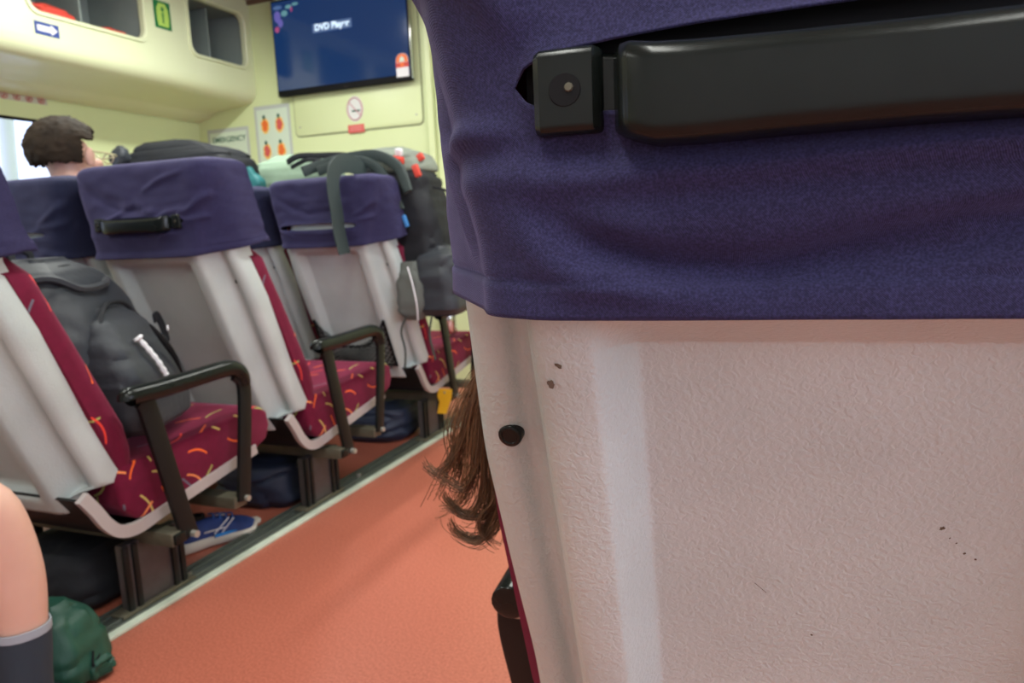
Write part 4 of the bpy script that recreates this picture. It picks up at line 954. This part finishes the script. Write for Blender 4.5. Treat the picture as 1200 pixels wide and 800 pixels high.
# ================================================================ PEOPLE
def person(label, joints, loc, hs=1.0):
    """joints: dict of name -> (co, radius); edges built as one skinned figure, root at pelvis"""
    t = thing('person', label, 'person', loc)
    names = list(joints['v'].keys()); V = [joints['v'][n][0] for n in names]; idx = {n: i for i, n in enumerate(names)}
    me = bpy.data.meshes.new('body'); me.from_pydata([Vector(v) for v in V], [(idx[a], idx[b]) for a, b in joints['e']], [])
    o = link('body', me, None, t); sk = o.modifiers.new('skin', 'SKIN'); sk.use_smooth_shade = True
    o.modifiers.new('sub', 'SUBSURF').levels = 2; o.modifiers['sub'].render_levels = 2
    for i, n in enumerate(names):
        r = joints['v'][n][1]; me.skin_vertices[0].data[i].radius = (r, r) if not isinstance(r, tuple) else r
        me.skin_vertices[0].data[i].use_root = (n == 'pelvis')
    me.materials.append(SKIN)
    return t
def seated(head, lean=0, ll=1.0, kx=0):
    """a seated figure facing +y, pelvis at origin"""
    v = {}; e = []
    def add(n, co, r, p=None):
        v[n] = (co, r)
        if p: e.append((p, n))
    add('pelvis', (0, 0, 0), (.15, .12)); add('waist', (lean * .3, -.05, .16), (.135, .11), 'pelvis'); add('chest', (lean * .7, -.09, .34), (.155, .12), 'waist')
    add('upper', (lean, -.10, .47), (.12, .09), 'chest'); add('neck', (lean * 1.1, -.085, .54), .058, 'upper'); add('neck_top', (lean * 1.2, -.07, .60), .056, 'neck')
    add('jaw', (head[0], head[1] + .015, head[2] - .06), (.066, .075), 'neck_top'); add('skull', (head[0], head[1], head[2]), (.078, .096), 'jaw'); add('crown', (head[0], head[1] - .01, head[2] + .07), (.066, .078), 'skull')
    for s, n in ((-1, 'l'), (1, 'r')):
        add('hip' + n, (s * .10, .05, -.005), .085, 'pelvis'); add('thigh' + n, (s * .13 + kx * .5, .22, .0), .078, 'hip' + n); add('knee' + n, (s * .14 + kx, .43, .0), .058, 'thigh' + n); add('calf' + n, (s * .14 + kx, .455, -.16 * ll), .055, 'knee' + n)
        add('shin' + n, (s * .14 + kx, .45, -.30 * ll), .040, 'calf' + n); add('ankle' + n, (s * .14 + kx, .44, -.39 * ll), .034, 'shin' + n); add('foot' + n, (s * .14 + kx, .485, -.425 * ll), .030, 'ankle' + n); add('toe' + n, (s * .145 + kx, .545, -.432 * ll), .026, 'foot' + n)
        add('shoulder' + n, (lean + s * .17, -.10, .45), .058, 'upper'); add('uparm' + n, (lean + s * .205, -.06, .32), .047, 'shoulder' + n); add('elbow' + n, (s * .215, .0, .17), .039, 'uparm' + n)
        add('forearm' + n, (s * .18, .11, .14), .036, 'elbow' + n); add('wrist' + n, (s * .13, .21, .115), .026, 'forearm' + n); add('palm' + n, (s * .115, .26, .11), .030, 'wrist' + n)
        for k, (dx, ln) in enumerate(((-.026, .060), (-.009, .068), (.009, .064), (.025, .052))):
            add('f%da%s' % (k, n), (s * .115 + dx, .295, .108), .0095, 'palm' + n); add('f%db%s' % (k, n), (s * .115 + dx * 1.1, .295 + ln * .6, .100), .0088, 'f%da%s' % (k, n)); add('f%dc%s' % (k, n), (s * .115 + dx * 1.15, .295 + ln, .086), .008, 'f%db%s' % (k, n))
        add('tha' + n, (s * .115 - s * .035, .265, .105), .010, 'palm' + n); add('thb' + n, (s * .115 - s * .048, .295, .098), .009, 'tha' + n)
    return {'v': v, 'e': e}
def limb_cloth(name, pts, rad, m_, par, thick=.003, n=20):
    bm = bmesh.new(); P = smooth_path(pts, 6); R_ = smooth_path([(r, 0, 0) for r in rad], 6); rows = []; prev = None
    for i, p in enumerate(P):
        t_ = (P[min(i + 1, len(P) - 1)] - P[max(i - 1, 0)]).normalized(); s_ = (Vector((1, 0, 0)) - t_ * t_.x).normalized(); u_ = t_.cross(s_)
        rows.append([p + (s_ * math.cos(2 * PI * j / n) + u_ * math.sin(2 * PI * j / n)) * R_[i].x * (1 + .02 * noise.noise(p * 25 + Vector((j, 0, 0)))) for j in range(n)])
    grid_faces(bm, rows, close_u=True); o = obj(name, bm, m_, par, True, angle=80); s = o.modifiers.new('th', 'SOLIDIFY'); s.thickness = thick; s.offset = 0; return o
def torso_cloth(name, m_, par, lean=0, r=1.0):
    rows = []
    for (x, y, z, a, b) in ((0, .02, -.085, .175, .15), (0, 0, .0, .185, .155), (lean * .3, -.05, .16, .165, .135), (lean * .7, -.09, .34, .185, .145), (lean, -.10, .46, .20, .11), (lean, -.098, .505, .15, .09), (lean * 1.05, -.09, .535, .075, .07), (lean * 1.1, -.085, .565, .068, .066)):
        rows.append([Vector((x + a * r * math.cos(2 * PI * j / 28), y + b * r * math.sin(2 * PI * j / 28), z)) for j in range(28)])
    bm = bmesh.new(); grid_faces(bm, rows, close_u=True); return obj(name, bm, m_, par, True, angle=80)

# 1: passenger at the left edge: bare knee, dark sock
p1 = person('person at the left edge with bare knee and dark navy sock, seated', seated((0, -.04, .70), ll=1.075, kx=.17), (-1.648, .372, .522))
for s in (-1, 1):
    limb_cloth('shorts', [(s * .09, .02, .0), (s * .12 + .05, .14, .005), (s * .135 + .085, .24, .005)], [.11, .098, .092], SHORTS, p1)
    limb_cloth('sock', [(s * .14 + .17, .4505, -.272), (s * .14 + .17, .449, -.31), (s * .14 + .17, .445, -.37), (s * .14 + .17, .443, -.43)], [.047, .045, .042, .041], SOCK, p1)
    limb_cloth('sock_band', [(s * .14 + .17, .451, -.257), (s * .14 + .17, .4508, -.265), (s * .14 + .17, .4505, -.273)], [.0478, .0478, .0478], SOCKB, p1)
    obj('shoe', place(soft_lump([(s * .14 + .17, .47, -.506, .045, .10, 0), (s * .14 + .17, .47, -.48, .047, .105, 0), (s * .14 + .17, .465, -.45, .042, .09, 0), (s * .14 + .17, .455, -.42, .038, .06, 0)], 0, 0, n=6), Matrix.Identity(4)), BLKN, p1)
torso_cloth('shirt', PINKS, p1, r=1.12)
# 2: passenger with short dark hair in the second row
p2 = person('person with short dark hair and light blue shirt seen from behind, seated near the window', seated((-.03, -.05, .765)), (-2.45, 1.98, .52))
for s in (-1, 1): limb_cloth('trousers', [(s * .09, .02, .0), (s * .12, .2, .005), (s * .14, .42, .0), (s * .14, .46, -.1), (s * .14, .45, -.40)], [.11, .098, .075, .07, .06], SHORTS, p2)
torso_cloth('shirt', SHIRT, p2, r=1.08)
shoe_secs = lambda s: [(s * .14, .47, -.466, .045, .12, 0), (s * .14, .47, -.44, .047, .125, 0), (s * .14, .465, -.41, .042, .10, 0), (s * .14, .455, -.37, .038, .06, 0)]
for s in (-1, 1): obj('shoe', soft_lump(shoe_secs(s), 0, 0, n=6), BLKN, p2)
# collar
bm = bmesh.new(); rows = [[Vector((r_ * math.cos(2 * PI * j / 24), -.075 + r_ * math.sin(2 * PI * j / 24), z)) for j in range(24)] for r_, z in ((.085, .52), (.088, .56), (.082, .60))]; grid_faces(bm, rows, close_u=True); obj('collar', bm, SHIRT, p2)
def hair_cap(name, c, r, m_, par, front=.35, low=-.05, nz=.006):
    bm = bmesh.new(); bmesh.ops.create_icosphere(bm, subdivisions=5, radius=1)
    kill = []
    for v in bm.verts:
        d = v.co.copy()
        if (d.y > front + .25 * d.z + .06 * noise.noise(d * 9)) and d.z < .55 or d.z < low + (.45 if d.y > -.05 else -.25) + .08 * noise.noise(d * 7): kill.append(v)
        f = 1 + nz / r[0] * (noise.noise(d * 14) + .6 * noise.noise(d * 40))
        v.co = Vector((c[0] + d.x * r[0] * f, c[1] + d.y * r[1] * f, c[2] + d.z * r[2] * f))
    bmesh.ops.delete(bm, geom=kill, context='VERTS')
    o = obj(name, bm, m_, par, True, angle=80); s = o.modifiers.new('th', 'SOLIDIFY'); s.thickness = .008; return o
hair_cap('hair', (-.03, -.055, .785), (.112, .132, .118), HAIRD, p2, front=.30, low=-.25)
bm = bmesh.new(); bmesh.ops.create_icosphere(bm, subdivisions=3, radius=1, matrix=Matrix.Translation((.068, -.035, .755)) @ Matrix.Diagonal((.012, .020, .034, 1))); obj('ear', bm, SKIN, p2)
bm = bmesh.new(); bmesh.ops.create_icosphere(bm, subdivisions=3, radius=1, matrix=Matrix.Translation((-.03, .075, .74)) @ Matrix.Diagonal((.014, .022, .024, 1))); obj('nose', bm, SKIN, p2)
bm = bmesh.new(); tube(bm, smooth_path([(.078, -.03, .775), (.078, .03, .772), (.06, .085, .768), (-.03, .11, .766), (-.11, .085, .768)], 6), .003, 6)
for s in (-1, 1): tube(bm, [(-.03 + s * .035 + .026 * math.cos(a * PI / 8), .095, .762 + .018 * math.sin(a * PI / 8)) for a in range(16)], .0025, 6, closed=True)
obj('glasses', bm, mat('pale_gold_frame', (.6, .55, .35), .3, .5), p2)

hair_cap('hair', (0, -.045, .715), (.096, .116, .106), HAIRD, p1, front=.30, low=-.25)
make_seat('aisle seat of the passenger with bare knee, at the left edge', -1.79, .03, 0, 1, cover_bm(23, 40, 24, rfolds(23), None, hemdy=.035), COVER2, handle=False, arm=False)
# 3: passenger in the nearest seat; only the long hair shows past the seat edge
p3 = person('person in the nearest seat, only long brown hair showing past its left edge', seated((-.245, -.03, .60), lean=-.11), (.045, .85, .50))
torso_cloth('shirt', PINKS, p3, lean=-.11)
for s in (-1, 1): obj('shoe', soft_lump(shoe_secs(s), 0, 0, n=6), BLKN, p3)
for s in (-1, 1): limb_cloth('trousers', [(s * .09, .02, .0), (s * .12, .2, .005), (s * .14, .42, .0), (s * .14, .46, -.1), (s * .14, .45, -.40)], [.11, .098, .075, .07, .06], SHORTS, p3)
hair_cap('hair_top', (-.245, -.035, .615), (.090, .112, .10), HAIRB, p3, front=.35, low=-.4)
# strands: guides in world space (from the parting, over the seat edge, down to the curled tips)
def px(u, v, Y):       # ray of the photo pixel to the vertical plane y = Y, world space
    d = right * (u - 600) + down * (v - 400) + fwd * F
    return Vector((0, 0, .95)) + d * (Y / d.y)
guides = [  # each: pixel path at a depth, spread start/end, count, material
    ([(628, 120), (612, 230), (600, 330), (580, 420), (556, 470), (540, 520), (512, 555), (495, 535)], .76, 7, 4, 60, 0),
    ([(628, 120), (612, 230), (600, 330), (585, 420), (568, 470), (560, 540), (545, 572), (520, 560), (492, 540)], .75, 9, 3, 55, 0),
    ([(628, 120), (612, 230), (600, 330), (580, 410), (560, 450), (545, 500), (535, 550), (528, 578)], .77, 9, 10, 80, 1),
    ([(628, 120), (612, 230), (600, 330), (585, 410), (566, 455), (556, 510), (552, 560), (540, 590), (515, 596)], .76, 9, 7, 80, 1),
    ([(628, 120), (612, 230), (600, 330), (588, 400), (575, 460), (568, 530), (565, 580), (548, 602), (522, 590)], .75, 7, 4, 90, 0),
    ([(632, 120), (618, 230), (605, 330), (592, 420), (580, 500), (578, 560), (570, 600), (545, 604), (524, 586), (519, 574)], .75, 7, 3, 80, 0),
    ([(632, 120), (618, 230), (605, 330), (594, 420), (584, 500), (583, 560), (588, 596), (576, 622), (556, 634), (533, 622), (526, 604)], .74, 6, 3.5, 120, 0),
    ([(632, 120), (618, 230), (605, 330), (594, 430), (586, 520), (584, 580), (572, 612), (560, 628), (540, 626)], .75, 5, 4, 60, 0),
    ([(632, 120), (618, 230), (605, 330), (596, 430), (588, 520), (580, 580), (566, 600), (562, 618), (574, 634), (588, 642)], .74, 4, 3, 40, 0),
    ([(632, 120), (618, 230), (605, 330), (598, 430), (590, 520), (592, 580), (594, 610), (585, 640)], .75, 3, 3, 14, 0),
    ([(628, 120), (612, 230), (600, 330), (578, 430), (556, 480), (520, 560), (505, 590)], .76, 8, 9, 18, 0),
    ([(628, 120), (612, 230), (600, 335), (565, 430), (540, 470), (528, 510), (540, 560), (530, 590)], .77, 10, 12, 30, 1),
]
def strands(name, mi, m_):
    cu = bpy.data.curves.new(name, 'CURVE'); cu.dimensions = '3D'; cu.bevel_depth = .00038; cu.bevel_resolution = 1; cu.resolution_u = 4
    rnd = random.Random(5 + mi)
    for path, Y, s0, s1, cnt, k in guides:
        for q in range(cnt):
            mm = 1 if rnd.random() < (.75 if k else .22) else 0
            if mm != mi: continue
            a, b, c = rnd.gauss(0, .5), rnd.gauss(0, .5), rnd.gauss(0, .009); a2, b2 = rnd.gauss(0, .5), rnd.gauss(0, .5)
            lim = rnd.uniform(.72, 1.0); pts = smooth_path([px(u, v, Y) for u, v in path], 5); n = max(6, int(len(pts) * lim)); pts = pts[:n]
            sp = cu.splines.new('POLY'); sp.points.add(len(pts) - 1)
            stray = rnd.random() < .08
            for i, p in enumerate(pts):
                t_ = i / (len(path) * 5); sd = lerp(s0, s1, t_) * .0011 * (3 if stray and t_ > .5 else 1); th = t_ * 3
                off = right * sd * (a * math.cos(th) + a2 * math.sin(th)) + down * sd * (b * math.cos(th) + b2 * math.sin(th)) + fwd * c
                q_ = p + off; sp.points[i].co = (q_.x, q_.y, q_.z, 1); sp.points[i].radius = 1 if t_ < .8 else .8
    for q in range(22 if mi == 0 else 14):     # flyaway hairs
        u0, v0 = rnd.uniform(556, 596), rnd.uniform(470, 600); r_ = rnd.uniform(14, 44); a0 = rnd.uniform(1.2, 4.5); pts = []
        for k in range(8):
            aa = a0 + k * rnd.choice((.22, .22, .25)); pts.append(px(u0 - k * r_ * .18 * abs(math.cos(aa * .5)) - r_ * .3, v0 + r_ * .35 * math.sin(aa) + k * 2.5, .75))
        pts = smooth_path(pts, 3); sp = cu.splines.new('POLY'); sp.points.add(len(pts) - 1)
        for i, p in enumerate(pts): sp.points[i].co = (p.x, p.y, p.z, 1); sp.points[i].radius = .5
    tmp = bpy.data.objects.new(name + '_source', cu); C.objects.link(tmp); bpy.context.view_layer.update()
    me = bpy.data.meshes.new_from_object(tmp.evaluated_get(bpy.context.evaluated_depsgraph_get())); bpy.data.objects.remove(tmp); bpy.data.curves.remove(cu)
    me.name = name; me.transform(Matrix.Translation(-Vector(p3.location))); me.materials.clear(); me.shade_smooth()
    return link(name, me, m_, p3)
strands('long_hair', 0, HAIRB); strands('lighter_long_hair', 1, HAIRB2)
